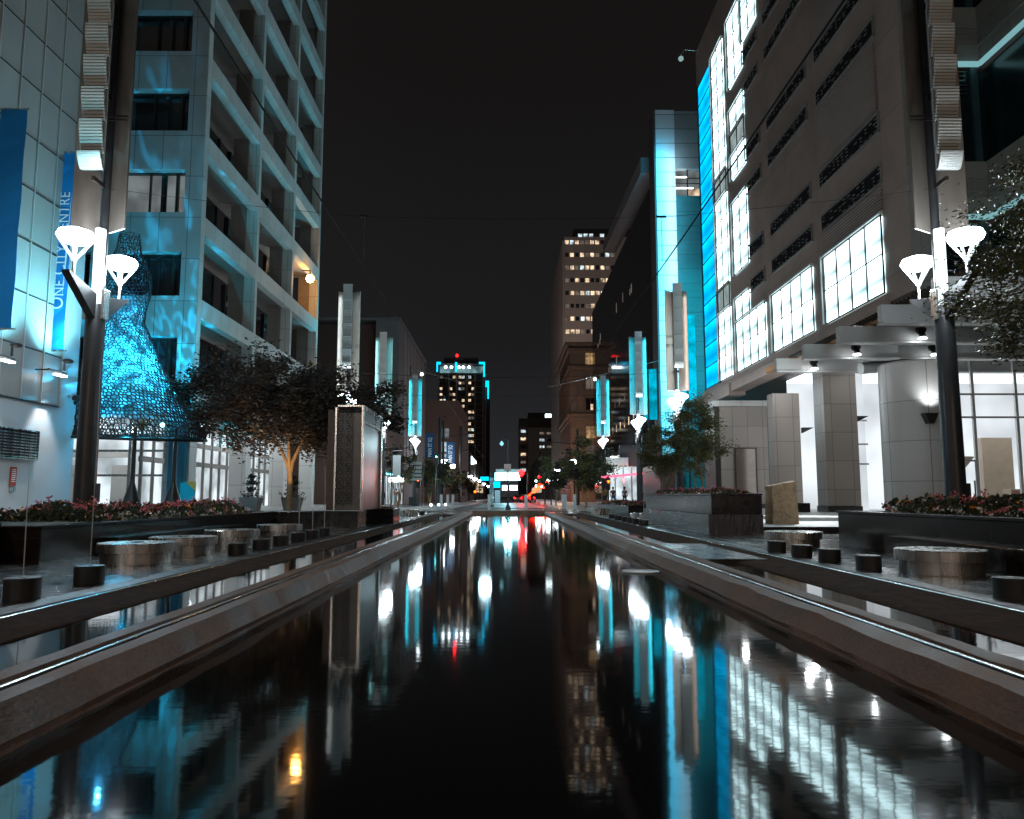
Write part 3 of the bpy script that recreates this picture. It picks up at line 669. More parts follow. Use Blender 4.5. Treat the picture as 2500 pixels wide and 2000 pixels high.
for y in(38,45.5,52.5): lit('POINT','soffit_light',(-15.4,y,4.3),130,(.86,.95,1),B,.15)
lit('POINT','lobby_light',(-20,36.6,3.9),420,(.88,.96,1),B,.3)
# orange lamp on B, and unseen cyan spots added to tint its faces
t=thing('balcony_lamp','bright amber lamp glowing on the second-floor balcony of the gridded block','lamp',(-14.9,52.6,16.2))
MB().ball((-13.8,52.6,16.1),.27).build('bulb',M['amber_l'],t,smooth=True); MB().tube([(-13.8,52.6,16.28),(-13.8,52.6,16.7)],.04,6).tube([(-13.8,52.6,16.7),(-14.4,52.6,16.7)],.04,6).build('bracket',M['darksteel'],t)
lit('POINT','amber_light',(-13.5,52.3,16.1),60,(1,.4,.08),t,.15)
lit('SPOT','teal_front_fill',(-10.3,28.3,1.2),6500,(.02,.60,.8),None,.1,(-18,34.2,17),80,.8)
lit('SPOT','cyan_facade_fill',(-9.8,60,7.6),6000,(.03,.62,.85),None,.3,(-14,50,30),78,.8)
lit('SPOT','white_facade_light',(-8.5,24,6.9),450,(.72,.95,.90),None,.3,(-14,40,16),85,.8)
# ------------------------------------------------------------------ net sculpture
NX,NY=-12.55,26.4
def CX(z): return NX-.75*min(1,max(0,(z-3.15)/2.4))
prof=[(2.1,3.15),(1.97,3.5),(1.78,4.0),(1.58,4.6),(1.4,5.1),(1.16,5.8),(.9,6.45),(.62,7.05),(.66,7.5),(.79,8.1),(.8,8.6),(.62,9.1),(.42,9.5),(.3,10.3)]
def pr(zf):
    i=min(int(zf),len(prof)-2); f=zf-i; return prof[i][0]*(1-f)+prof[i+1][0]*f, prof[i][1]*(1-f)+prof[i+1][1]*f
t=thing('net_sculpture','bell-shaped open net tree sculpture glowing cyan behind the planter','sculpture',(NX,NY,.4))
t2=MB(); rr=random.Random(11); rows=[];zf=0.0
rowsz=[]
while zf<len(prof)-1:
    r_,z_=pr(zf); n=max(11,int(2*math.pi*r_/.118)); rowsz.append((zf,n)); 
    seg=math.hypot(prof[min(int(zf)+1,len(prof)-1)][0]-prof[int(zf)][0],prof[min(int(zf)+1,len(prof)-1)][1]-prof[int(zf)][1])
    zf+=.108/seg
pts=[]
for i,(zf,n) in enumerate(rowsz):
    row=[]
    for k in range(n):
        th=2*math.pi*(k+.5*(i%2)+rr.uniform(-.3,.3))/n; r_,z_=pr(min(len(prof)-1.001,max(0,zf+rr.uniform(-.25,.25)*(.15))));
        dro=-.32*math.exp(-((th-5.6)%6.283)**2*0) * max(0,1-zf/1.2)*(.5+.5*math.cos(th+1.1))
        row.append((th%6.2832,r_,z_+dro+rr.uniform(-.03,.03)))
    row.sort(); pts.append(row)
def P3(q,out=0): return Vector((CX(q[2])+(q[1]+out)*math.cos(q[0]),NY+(q[1]+out)*math.sin(q[0]),q[2]))
# cell centres are the jittered points; ribs run between the centroids of neighbouring triangles
tris=[]
def near(row,th):
    return min(range(len(row)),key=lambda k:abs((row[k][0]-th+math.pi)%(2*math.pi)-math.pi))
edges=set(); vid={}; vp=[]
def addtri(a,b_,c_):
    pa=[pts[i][k] for i,k in (a,b_,c_)]; cen=sum((P3(q) for q in pa),Vector())/3; vp.append(cen); i=len(vp)-1
    for e in ((a,b_),(b_,c_),(a,c_)): 
        vid.setdefault(tuple(sorted(e)),[]).append(i)
for i in range(len(pts)-1):
    A_,B_=pts[i],pts[i+1]; k=0; m0=near(B_,A_[0][0]); m=0; ka=0
    na,nb=len(A_),len(B_)
    while ka<na or m<nb:
        a=A_[ka%na][0]+2*math.pi*(ka//na); a1=A_[(ka+1)%na][0]+2*math.pi*((ka+1)//na)
        bi=(m0+m)%nb; th=lambda q:B_[(m0+q)%nb][0]+2*math.pi*((m0+q)//nb)-(2*math.pi if B_[m0][0]-A_[0][0]>math.pi else 0)
        if m>=nb or (ka<na and a1<=th(m+1)): addtri((i,ka%na),(i,(ka+1)%na),(i+1,bi)); ka+=1
        else: addtri((i,ka%na),(i+1,bi),(i+1,(bi+1)%nb)); m+=1
for e,l in vid.items():
    if len(l)==2 and (vp[l[0]]-vp[l[1]]).length<.5:
        zz=vp[l[0]].z; t2.tube([vp[l[0]],vp[l[1]]],rr.uniform(.008,.018) if zz>7.3 else (rr.uniform(.009,.024) if zz>4.5 else .024),3,caps=False)
t2.build('net',M['black'],t)
b=MB(); ring=[]
for k in range(41):
    th=2*math.pi*k/40; ring.append((NX+2.1*math.cos(th),NY+2.1*math.sin(th),3.13-.32*(.5+.5*math.cos(th+1.1))))
b.tube(ring,.05,8); b.build('hem_ring',M['black'],t,smooth=True)
sk=MB(); sg=48
for (r_,z_) in prof[1:9]:
    for k in range(sg): th=2*math.pi*k/sg; sk.v.append((CX(z_)+(r_-.06)*math.cos(th),NY+(r_-.06)*math.sin(th),z_))
for i in range(7):
    for k in range(sg): a=i*sg+k; c_=i*sg+(k+1)%sg; sk.f.append((a,c_,c_+sg,a+sg)); sk.m.append(0)
sk.build('fabric_skin',M['netskin'],t,smooth=True)
for (x,y) in((-12.35,25.6),(-11.3,26.3)):
    MB().tube([(x,y,1.4),(x,y,3.3)],[.075,.06],10).build('leg',M['black'],t,smooth=True); MB().lathe([(.42,.4),(.36,.55),(.08,1.45),(.07,1.5)],x,y,20).build('foot_cone',M['black'],t,smooth=True)
b=MB(); rr=random.Random(4)
for k in range(14):
    a=rr.uniform(0,6.28); p0=Vector((-12.3,25.9,3.2)); p1=p0+Vector((math.cos(a)*.5,math.sin(a)*.5,.5)); p2=p0+Vector((math.cos(a)*1.3,math.sin(a)*1.3,rr.uniform(.6,1.4))); b.tube([p0,p1,p2],[.025,.018,.008],5)
b.build('branch_rods',M['bark'],t)
lit('POINT','net_light',(CX(5),NY,4.9),520,(.03,.58,1),t,.03); lit('POINT','net_light',(NX-.3,NY,3.7),150,(.0,.52,1),t,.03); lit('POINT','net_light',(CX(9),NY,8.2),120,(.05,.5,1),t,.03)
lit('SPOT','net_pattern_spot',(-12.7,29.6,.7),13000,(.0,.5,.95),t,.05,(-18.4,34.2,10.5),58,.6); net_pattern(bpy.data.lights['net_pattern_spot'])  # last spot is added and unseen, imitating light thrown through the net
MB().ball((-11.15,24.9,3.3),.07).build('blue_lamp',M['cyanwhite'],t,smooth=True)
# ------------------------------------------------------------------ stone portal
t=thing('stone_portal','steel-framed stone portal with scrolled iron screen left of the pool','portal',(-5.2,26.8,.55))
box(-5.62,-4.83,25.45,29.2,.56,3.75).build('stone_core',M['marble'],t)
MB().box(-5.70,-5.63,25.40,29.3,.56,3.95).box(-4.83,-4.76,25.40,25.52,.56,3.95).box(-4.83,-4.76,29.1,29.3,.56,3.95).box(-5.62,-4.76,25.4,29.3,3.95,4.02).box(-4.83,-4.76,25.52,29.1,3.45,3.5).box(-4.83,-4.76,25.52,29.1,3.88,3.95).build('steel_frame',M['steel'],t,bevel=.01)
box(-4.828,-4.79,25.6,29.0,3.5,3.87).build('header_panel',M['darksteel'],t)
box(-6.02,-5.70,25.8,26.6,.56,3.9).build('side_fin',M['brick'],t)
b=MB()
def scroll(cx,cz,dx,sz):
    pts=[]
    for k in range(30):
        a=k/29*8.2; r_=.118*(1-k/36); pts.append((cx-dx*.02+dx*(r_*math.cos(a-1.9)),25.37,cz+sz*(r_*math.sin(a-1.9))))
    b.tube(pts,.016,5)
for k in range(13):
    z=.85+k*.235
    for dx,cx in((-1,-5.50),(1,-5.23)): scroll(cx,z,dx,1 if k%2 else -1)
b.box(-5.375,-5.355,25.36,25.38,.7,3.8); b.box(-5.395,-5.335,25.355,25.385,.7,.74); b.tube([(-5.62,25.37,.72),(-5.62,25.37,3.8)],.012,5); b.tube([(-5.11,25.37,.72),(-5.11,25.37,3.8)],.012,5)
b.build('iron_scrollwork',M['black'],t)
# ------------------------------------------------------------------ building C (right)
C=thing('granite_parking_block','massive granite block with backlit white window panes on the right','building',(14,26,0))
MB().prism([(14,26),(15.05,26),(15.05,33.5),(30,33.5),(30,54.3),(14,54.3)],8.1,34).build('wall',M['granitewall'],C)
b=MB()
for (y0,y1) in((27.75,33.2),):
    for z in(9.0+2.6,15.5,16.5,21.6,22.6): pass
for (z0,z1) in((15.6,18.3),(11.62,12.55),(21.5,24.4)): box(13.93,13.998,27.75,33.15,z0,z1).build('ribbed_band',M['granitewall_rib'],C)
def lit_window(y0,y1,z0,z1,nu,nv,mat='pane',x=14):
    o=box(x-.06,x-.002,y0+.04,y1-.04,z0+.03,z1-.03).build('lit_window',M[mat],C)
    f=MB(); pu=(y1-y0)/nu; pv=(z1-z0)/nv
    for k in range(nu+1): f.box(x-.12,x-.061,y0+k*pu-.02,y0+k*pu+.02,z0,z1)
    for k in range(nv+1): f.box(x-.115,x-.062,y0,y1,z0+k*pv-.022,z0+k*pv+.022)
    f.build('window_frame',M['darksteel'],o)
    g=MB().box(x-.2,x-.06,y0-.08,y1+.05,z1+.03,z1+.12).box(x-.2,x-.06,y1+.05,y1+.16,z0,z1+.12); g.build('bright_surround',M['beam'],o)
    return o
lit_window(27.8,33.1,8.5,11.45,4,2); lit_window(34.4,39.75,8.5,11.5,4,2); lit_window(40.9,46.2,8.5,11.5,4,2); lit_window(43.5,46.2,11.62,12.95,2,1)
for z0,z1 in((14.5,19.0),(20.5,25.0),(26.5,31.0)):
    if z0==20.5:
        lit_window(43.4,46.2,20.5,22.0,2,1); lit_window(43.4,46.2,22.1,23.4,2,1,'panedim'); lit_window(43.4,46.2,23.5,25.0,2,1)
    elif z0==26.5: lit_window(43.4,46.2,26.5,31.0,2,3); lit_window(40.8,43.3,27.95,31.0,2,2)
    else: lit_window(43.4,46.2,z0,z1,2,3)
lit_window(47.35,50.0,8.5,12.9,2,3); lit_window(47.35,50.0,13.0,14.4,2,1,'panedim'); lit_window(47.35,50.0,14.5,20.4,2,4); lit_window(47.35,50.0,20.5,21.9,2,1,'panedim'); lit_window(47.35,50.0,22.0,30.8,2,6)
o=box(13.95,13.998,50.12,53.7,8.5,30.8).build('cyan_window',M['panecyan'],C)
f=MB()
for k in range(16): f.box(13.9,13.949,50.1,53.75,8.5+k*1.487-.03,8.5+k*1.487+.03)
f.box(13.88,13.95,53.7,53.85,8.4,30.95); f.box(13.88,13.949,50.02,50.11,8.4,30.9); f.build('window_frame',M['darksteel'],o)
for (y0,y1) in((27.7,33.2),(34.3,39.7),(40.9,43.3)):
    for z in(12.6,14.6,18.45,20.5,24.5,26.5,30.4):
        o=box(13.96,13.998,y0,y1,z+.1,z+.8).build('louvre_dark_box',M['winbox'],C)  # dark box on the wall face stands in for the shaded recess
        g=MB(); n=int((y1-y0)/.42)
        for k in range(n):
            ya=y0+.08+k*(y1-y0)/n
            for q in range(4):
                if R.random()<.55: g.box(13.94,13.959,ya,ya+R.uniform(.1,.3),z+.19+q*.15,z+.215+q*.15)
        g.box(13.9,13.998,y0-.05,y1+.05,z+.8,z+.86).box(13.92,13.998,y0-.05,y0,z+.06,z+.8).box(13.9,13.998,y0-.05,y1+.05,z+.04,z+.1); g.build('louvre_blade',M['greystone'],o)
box(14.004,15.04,25.93,25.998,8.1,34).build('front_wall',surf('front_granite_panels',(.27,.27,.265),.5,var=.12,vscale=6,joint=(1.15,2.1,.02),jdark=.5),C)
b=MB().box(13.9,14.0,27.6,54.5,7.85,8.4); b.build('fascia',M['granitewall'],C)
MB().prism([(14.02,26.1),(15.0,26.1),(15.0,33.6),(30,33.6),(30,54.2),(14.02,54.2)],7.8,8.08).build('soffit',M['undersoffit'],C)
b=MB().box(13.3,14.3,46,54.6,7.1,7.8).box(13.4,14.3,33,46,7.3,7.8); b.build('lower_fascia',M['granitewall'],C)
M['copperlit']=surf('copper_underside',(.62,.30,.10),.45,.4,var=.15)
MB().box(13.0,13.28,24,38.5,7.2,7.45).build('copper_strip',M['copperlit'],C)
# pillars
def pillar(x0,x1,y0,y1,z1,nm='pillar',mat='granitepale',z0=.3):
    o=box(x0,x1,y0,y1,z0+.28,z1).build(nm,M[mat],C,bevel=.02); box(x0-.03,x1+.03,y0-.03,y1+.03,z0,z0+.277).build('pillar_base',M['granite'],o); return o
pillar(14.37,15.83,41.6,42.5,6.6); pillar(14.68,16.22,35.6,36.8,7.1)
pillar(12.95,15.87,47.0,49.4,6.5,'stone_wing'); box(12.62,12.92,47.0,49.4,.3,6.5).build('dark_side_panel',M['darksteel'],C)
box(12.55,16.0,46.85,49.5,6.5,6.85).build('wing_coping',M['granitewhite'],C)
o=box(13.85,15.05,46.93,46.998,.6,3.9).build('door_panel',surf('bronze_mirror_door',(.30,.25,.22),.12,.8,var=.15),C)
MB().box(13.78,13.85,46.9,46.99,.6,3.97).box(15.05,15.12,46.9,46.99,.6,3.97).box(13.85,15.05,46.9,46.99,3.9,3.97).build('door_frame',M['darksteel'],o)
t0=MB().lathe([(1.42,.3),(1.42,6.45)],16.9,31.6,40); t0.build('round_pillar',M['granitewhite'],C,smooth=True)
o=MB().prism([(16.25,4.25),(16.8,4.25),(16.6,3.85),(16.43,3.85)],29.85,30.2,axis='y').build('wall_sconce',M['darksteel'],C)
lit('SPOT','sconce_light',(16.5,29.75,4.35),150,(.9,.97,1),C,.08,(16.85,30.2,6.4),110,.9)
# lobby glass, seen between and beyond the pillars
o=box(16.3,40,44.5,44.7,.3,7.7).build('lobby_back_wall',M['lobby'],C)
box(16.2,40,33.9,44.4,7.55,7.7).build('lobby_ceiling',M['ceil'],C)
b=MB()
for x in(18.5,20.4,22.3,24.2,26.1,28): b.box(x,x+.12,33.6,33.72,.3,7.5)
for z in(4.43,5.45): b.box(18.0,32,33.62,33.71,z,z+.08)
b.build('lobby_mullion',M['beam'],C)
M['tanp']=surf('tan_lobby_panel',(.42,.33,.25),.6,var=.15)
for q in((20.2,21.6,40,40.4,.3,2.6),(23.4,24.9,38,38.3,.3,3.9),(26.2,27.6,38,38.3,.3,3.9)): box(*q).build('lobby_partition',M['tanp'],C)
MB().lathe([(.05,2.1),(.5,2.3),(.85,2.75),(.9,2.8)],20.4,35.4,18).tube([(20.4,35.4,.3),(20.4,35.4,2.2)],.06,8).build('lobby_bowl_lamp',surf('beige_bowl',(.5,.42,.33),.5,var=.1),C)
b=MB()
for x in(16.25,17.4): b.box(x,x+.1,38.9,39.0,.3,7.5)
for z in(2.6,3.6,4.8): b.box(16.0,18.2,38.92,38.99,z,z+.08)
b.build('inner_mullion',M['steel'],C)
for x in(18.75,19.6): 
    o=MB().box(x,x+.06,33.55,33.6,.3,2.6).box(x+.72,x+.78,33.55,33.6,.3,2.6).box(x+.061,x+.719,33.55,33.6,2.52,2.6).box(x+.061,x+.719,33.55,33.6,.3,.5).build('glass_door',M['beam'],C); box(x+.6,x+.64,33.48,33.54,1.0,1.7).build('door_handle',M['darksteel'],o)
box(23.0,25.4,35.4,36.0,.3,1.35).build('reception_desk',M['tanp'],C,bevel=.02)
for x in(21.2,22.0): MB().lathe([(.2,.3),(.05,.34),(.05,.9),(.2,.95),(.2,1.0)],x,34.6,14).build('lobby_stool',M['darksteel'],C)
b=MB()
for k in range(8): b.lathe([(.12,7.50),(.14,7.54)],17.2+k*1.5,36.0+(k%2)*2,12)
b.build('ceiling_downlight',M['downlight'],C)
box(16.1,18.4,39.6,39.8,.3,7.5).build('inner_glazing',M['lobby'],C)
for (x,y) in((20.5,36.2),(25,36.2),(17.2,36.5)): lit('POINT','lobby_light',(x,y,6.8),170,(.9,.97,1),C,.25)
lit('POINT','porch_light',(15.3,39.5,6.9),60,(.92,.97,1),C,.15); lit('POINT','porch_light',(12.0,40.0,6.4),60,(.92,.97,1),C,.15); lit('POINT','porch_light',(12.5,33.0,6.0),50,(.92,.97,1),C,.15); lit('SPOT','porch_down_light',(11.5,29,6.3),4500,(.9,.97,1),C,.1,(10.5,26.5,.2),70,.8)
MB().prism([(16.25,4.75),(16.85,4.75),(16.25,4.45)],35.8,36.1,axis='y').build('pillar_bracket',M['black'],C); MB().prism([(16.05,4.75),(16.65,4.75),(16.05,4.45)],41.8,42.1,axis='y').build('pillar_bracket',M['black'],C)
# canopy of white beams
K=thing('entrance_canopy','white steel beam canopy with black spotlights over the right entrance','canopy',(13,30,6.5))
for i,y in enumerate((34.2,30.9,27.6,24.4,21.2)):
    b=MB().box(12.0,24,y-.14,y+.14,6.62,7.15); b.build('beam',M['beam'],K,bevel=.01)
    MB().box(12.0,24,y-.22,y-.145,6.53,6.60).box(12.0,24,y-.14,y+.22,6.53,6.6).build('flange',M['beam'],K)
b=MB()
for k in range(56): y=20.9+k*.24; b.prism([(12.6,7.2),(18,7.2),(18,7.28),(12.6,7.28)],y,y+.06,axis='y')
b.build('slat',M['darksteel'],K)
for (x,y) in((13.55,34.0),(16.3,34.0),(13.9,30.6),(17.0,30.6),(14.8,27.4)):
    MB().tube([(x,y-.1,6.95),(x,y-.32,6.9),(x,y-.34,6.66)],[.13,.17,.15],10).build('spotlight',M['black'],K,smooth=True)
    MB().lathe([(.14,6.60),(.15,6.63)],x,y-.34,12).build('spotlight_lens',M['downlight'],K); lit('POINT','beam_light',(x,y-.36,6.45),9,(.92,.97,1),K,.05)
MB().tube([(15.1,32.6,6.45),(17.6,32.9,6.75)],.25,14).build('duct',M['beam'],K,smooth=True)
# building at far right behind the near tower
X=thing('banded_building','dark glazed building with pale ribbed bands at the upper right corner','building',(20,30,0))
b=MB()
def band(z0,z1,z2,z3,under):
    pass
yB,xB=32.0,20.75
for (z0,z1) in((13.05,15.45),(20.0,22.6),(27.0,29.4)):
    b.box(16,xB,yB,yB+.5,z0,z1); b.box(xB,xB+.5,4,yB+.5,z0,z1)
    for k in range(8):
        z=z0+.75+k*.12; b.box(16,xB-.003,yB-.05,yB-.003,z,z+.05); b.box(xB-.05,xB-.003,4,yB-.06,z,z+.05)
b.build('band_wall',M['limestone'],X)
b=MB()
for z0 in(13.05,20.0): b.box(16,xB-.06,yB-.12,yB-.01,z0-.22,z0-.004); b.box(xB-.12,xB-.01,4,yB-.13,z0-.22,z0-.004)
b.build('light_strip',emit('cool_light_strip',(.35,.75,.8),.55),X)
b=MB()
for (z0,z1) in((8,12.8),(15.45,19.75),(22.6,26.8)):
    b.box(16,xB+.3,yB+.3,yB+.4,z0,z1); b.box(xB+.3,xB+.4,4,yB+.3,z0,z1)
b.build('glazing',surf('dark_green_glass',(.01,.03,.035),.2,var=.5,vscale=.8,spec=.8),X)
b=MB()
for (z0,z1) in((8,12.8),(15.5,16.9),(18.6,19.7)):
    k=z0
    while k<z1: b.box(16,xB-.5,yB+.18,yB+.26,k,k+.05); k+=.21
b.build('blind_slat',M['cardark'],X)
MB().box(xB-.35,xB-.05,yB+.1,yB+.28,8,26.5).build('corner_post',surf('teal_post',(.05,.11,.13),.4,var=.2),X)
# ------------------------------------------------------------------ building D teal/white
D=thing('teal_tower_building','dark glass building with white and cyan end fin and teal wall beyond the granite block','building',(14,71,0))
box(14.2,16.03,71,73.5,.2,38.2).build('lit_fin',M['whitepanel'],D)
box(16.04,25,71.02,73.5,32.3,38.1).build('grey_top_wall',M['greypanel'],D)
box(16.04,25,71.03,73.5,.2,29.6).build('teal_wall',M['tealwall'],D)
o=box(16.04,25,71.6,71.7,29.6,32.3).build('top_window',M['shopdim'],D)
MB().box(16.04,25,71.3,71.4,30.9,30.97).box(17.2,17.3,71.28,71.42,29.6,32.3).box(16.04,25,71.5,71.56,31.5,31.58).build('window_frame',M['darksteel'],o)
b=MB().box(16.05,17.2,71.45,71.55,31.6,31.68).box(16.05,17.8,71.45,71.55,30.5,30.58); b.build('tube_light',M['downlight'],D)
b=MB().box(17.3,18.7,71.42,71.5,29.62,30.45); b.build('lit_shelf',M['winwarm'],D)
o=box(14.0,26,73.5,126,3,31.4).build('glass_wall',M['glassdark'],D)
o=box(14.02,14.2,70.95,73.5,3,38.2).build('fin_edge',M['concretedk'],D)
MB().prism([(73.6,33.0),(73.6,34.6),(104,35.9),(104,34.6)],13.2,14.9,axis='x').build('roof_blade',M['greystone'],D)
b=MB(); rr=random.Random(2)
for k in range(22): y=76+rr.random()*44; z=rr.choice((24,24.6,18,12.5,10.5)); b.box(13.96,13.998,y,y+.35,z,z+rr.uniform(.6,1.3))
b.build('lit_pane',M['wingrey'],D)
b=MB()
for k in range(9): b.box(13.96,13.998,82+k*3.4,82.3+k*3.4,9.3,10.2)
b.build('lit_pane',M['winwarm'],D)
# lower glazed corner of D
box(12.6,13.98,76,112,.12,7.6).build('lower_glass_wall',M['glassdark'],D)
lit('SPOT','cyan_wash_fill',(14.6,64,1),7500,(.02,.62,1),D,.4,(14.6,71,20),62,.9); lit('SPOT','white_wash_fill',(16.2,66,1),2600,(.9,.95,1),D,.3,(15.9,71,22),40,.9); lit('POINT','teal_wash_fill',(17.0,66,6),700,(.0,.7,.85),D,.03);  # unseen lights added to tint the fin and the teal wall
for x,w_,p_,c_ in((14.45,1.0,900,(.0,.60,1)),(15.75,.25,230,(.85,.95,1)),(17.4,1.6,260,(.0,.75,.9))):
    o=lit('AREA','fin_wash_fill',(x,69.6,20.5 if x<17 else 14),p_,c_,D); o.data.shape='RECTANGLE'; o.data.size=w_; o.data.size_y=27 if x<17 else 16; o.rotation_euler=(rad(90),0,0)  # added panels of light facing away from view, washing fin and wall

for (x0,y,z0,z1,l) in((15.9,69.5,7.9,17.6,'tall cyan stand-in for a light tower reflection beside the granite block, larger one'),(12.75,72.0,8.2,13.0,'shorter cyan stand-in for a tower reflection, between two light towers')):  # glowing plates stand in for light towers reflected in the glass
    t=thing('tower_reflection',l,'reflection',(x0,y,z0),'cyan tower reflections')
    MB().prism([(x0,y),(x0+.45,y+.3),(x0+.45,y+.36),(x0,y+.06)],z0,z1).build('reflection_plate',M['cyanreflection'],t); MB().prism([(x0+.55,y+.3),(x0+1.25,y),(x0+1.25,y+.06),(x0+.55,y+.36)],z0,z1).build('reflection_plate',M['cyanreflection'],t)
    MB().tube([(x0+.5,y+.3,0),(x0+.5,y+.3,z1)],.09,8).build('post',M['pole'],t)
# ------------------------------------------------------------------ far buildings
def windows(par,nx,xs,zs,y,w_,h_,face='y',x=None,mats=('winwarm','wincool','wingrey','winbox'),pr_=(.35,.15,.25,.25),name='window',seed=1):
    r=random.Random(seed); protos={}
    for z in zs:
        for a in xs:
            q=r.random(); acc=0
            for m_,p_ in zip(mats,pr_):
                acc+=p_
                if q<=acc: break
            if m_ not in protos:
                o=box(a,a+w_,y-.08,y-.01,z,z+h_).build(name,M[m_],par); protos[m_]=(o,a,z)
            else:
                p,a0,z0=protos[m_]; o=p.copy(); COL.objects.link(o); o.parent=par; o.location=(a-a0,0,z-z0)
E_=thing('office_tower','tall brown office tower with rows of warm lit windows, beyond the dark glass building','building',(15,200,0))
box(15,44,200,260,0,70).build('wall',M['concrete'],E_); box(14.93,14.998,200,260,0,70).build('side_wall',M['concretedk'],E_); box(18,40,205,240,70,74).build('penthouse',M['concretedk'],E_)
xs=[15.2+k*1.35 for k in range(4)]+[20.6+k*1.35 for k in range(6)]
windows(E_,0,xs,[68.0-3.47*k for k in range(8)],200,.95,1.05,seed=3,pr_=(.5,.1,.2,.2))
windows(E_,0,[19.2+k*1.5 for k in range(6)],[71.6],205,1.1,1.0,seed=5,pr_=(.3,.5,.1,.1))
b=MB()
for k in range(18): b.box(14.5,14.93,200+k*3.3,201.6+k*3.3,8,69)
b.build('side_pier',M['concrete'],E_)
F_=thing('brownstone_building','ornate brown stone building with cornices glowing orange from street lamps','building',(10.6,130,0))
box(10.6,26,130,156,0,27).build('wall',M['brownstone'],F_)
b=MB()
for z,o_ in((26.6,.9),(25.6,.5),(22.6,.35),(14.4,.55),(13.8,.3)): b.box(10.6-o_,26,130-o_,156,z,z+.55)
b.build('cornice',M['brownstone'],F_)
b=MB()
for z0,z1 in((15,22.3),):
    for k in range(9): b.box(10.35,10.597,131+k*2.9,131.9+k*2.9,z0,z1)
    for x in(10.9,12.2): b.box(x,x+.7,129.8,129.997,z0,z1)
b.build('pilaster',M['brownstone'],F_)
M['windim']=emit('dim_amber_window',(1,.62,.3),.35,var=.6,scale=1)
for z,m_ in((23.4,'windim'),(19.2,'wingrey'),(15.6,'winbox'),(10.8,'windim'),(7.6,'wingrey'),(4.0,'winbox')):
    o=box(13.2,14.8,129.9,129.98,z,z+2.0).build('window',M[m_],F_); MB().box(13.1,13.2,129.85,129.97,z,z+2).box(14.8,14.9,129.85,129.97,z,z+2).box(13.96,14.04,129.85,129.9,z,z+2).box(13.1,14.9,129.8,129.97,z-.15,z-.001).build('window_frame',M['brownstone'],o)
o=box(14.0,14.7,129.84,129.899,15.6,16.6).build('window',M['winwarm'],F_)
lit('SPOT','tower_front_fill',(12,168,9),26000,(1,.84,.74),None,.3,(22,200,46),75,.9)  # unseen spot added to brighten the office tower front
lit('POINT','sodium_light',(8.6,124,4),800,(1,.47,.18),None,.4)
G_=thing('distant_block','distant grey slab block with scattered lights left of the brown tower','building',(6,400,0))
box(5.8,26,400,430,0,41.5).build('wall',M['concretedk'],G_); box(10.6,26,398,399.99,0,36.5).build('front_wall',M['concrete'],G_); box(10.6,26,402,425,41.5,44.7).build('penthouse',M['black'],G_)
windows(G_,0,[6.6],[34,30,26,22,18,14],398.6,2.6,1.4,seed=7,pr_=(.25,.2,.2,.35)); windows(G_,0,[16.4,20],[33,29.5,26,22.5,19,15.5],398,2.4,1.2,seed=9,pr_=(0,.25,.4,.35))
box(19.5,24,401.8,401.99,42.2,44).build('roof_sign',M['white_sign'],G_)
H=thing('residential_tower','distant residential tower with bright cyan-lit crown at the centre','building',(-27,450,0))
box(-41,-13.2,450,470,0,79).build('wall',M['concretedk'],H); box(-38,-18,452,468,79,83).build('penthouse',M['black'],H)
b=MB()
for x in(-41.2,-35.2,-30.6,-24.6,-19.8,-15,-13.6): b.box(x,x+.9,449.4,449.99,0,73)
for k in range(20): b.box(-24.5,-14,449.2,449.4,3+k*3.45,3.35+k*3.45)
b.build('pier',M['concrete'],H)
box(-40,-14.5,449,449.95,73.4,77.2).build('crown_band',emit('lit_crown_glass',(.3,.55,.6),.38,var=.6,scale=.3),H)
for x in(-36.6,-33.2,-28.9,-26.2,-22.8): MB().ball((x,448.6,76.6),.75).build('crown_light',M['lampfar'],H,smooth=True)
for qs in(((-42,-41.2,448.8,449.3,74,79.8),(-41.2,-39.6,448.8,449.3,78.4,79.8)),((-31.1,-29.9,448.6,449.2,74,79.6),),((-17,-14.4,448.8,449.3,78.6,79.8),(-14.4,-13.6,448.8,449.3,71,79.8)),((-13.1,-12.0,448.8,449.3,65,68.6),(-12,-11.2,448.8,449.3,58,68.6))):
    b=MB()
    for q in qs: b.box(*q)
    b.build('neon_edge',M['cyan_sign'],H)
MB().ball((-30.2,452,84.2),.6).build('beacon',M['red_l'],H)
box(-13.1,-11,455,470,0,62).build('side_wing',M['concretedk'],H)
windows(H,0,[-40,-38,-34.2,-32.4,-28.9,-27,-23.2,-21.4],[70.2-3.45*k for k in range(12)],449.9,1.45,1.5,seed=12,pr_=(.26,.12,.17,.45))
box(-29.4,-24.6,448.6,448.9,43,44.6).build('name_sign',M['cyan_sign'],H)
I_=thing('tan_corner_building','plain tan stucco building with one stack of lit windows left of the residential tower','building',(-12,140,0))
box(-16,-8.9,140,172,0,18.45).build('wall',M['tan'],I_); 
box(-8.9,-8.8,140,172,0,14.5).build('side_wall',M['greystone'],I_)
for z,m_ in((11.6,'shopdim'),(9.1,'wincool'),(6.9,'wincool')):
    o=box(-12.55,-10.7,139.9,139.98,z,z+1.75).build('window',M[m_],I_); MB().box(-12.0,-11.93,139.85,139.9,z,z+1.75).box(-11.4,-11.33,139.85,139.9,z,z+1.75).box(-12.55,-10.7,139.84,139.9,z+.85,z+.93).build('window_frame',M['beam'],o)
box(-11.6,-11.3,139.9,139.99,15.3,15.7).build('vent',M['black'],I_)
J=thing('stone_block_building','large windowless stone and brick block left of centre, behind the light towers','building',(-18,97,0))
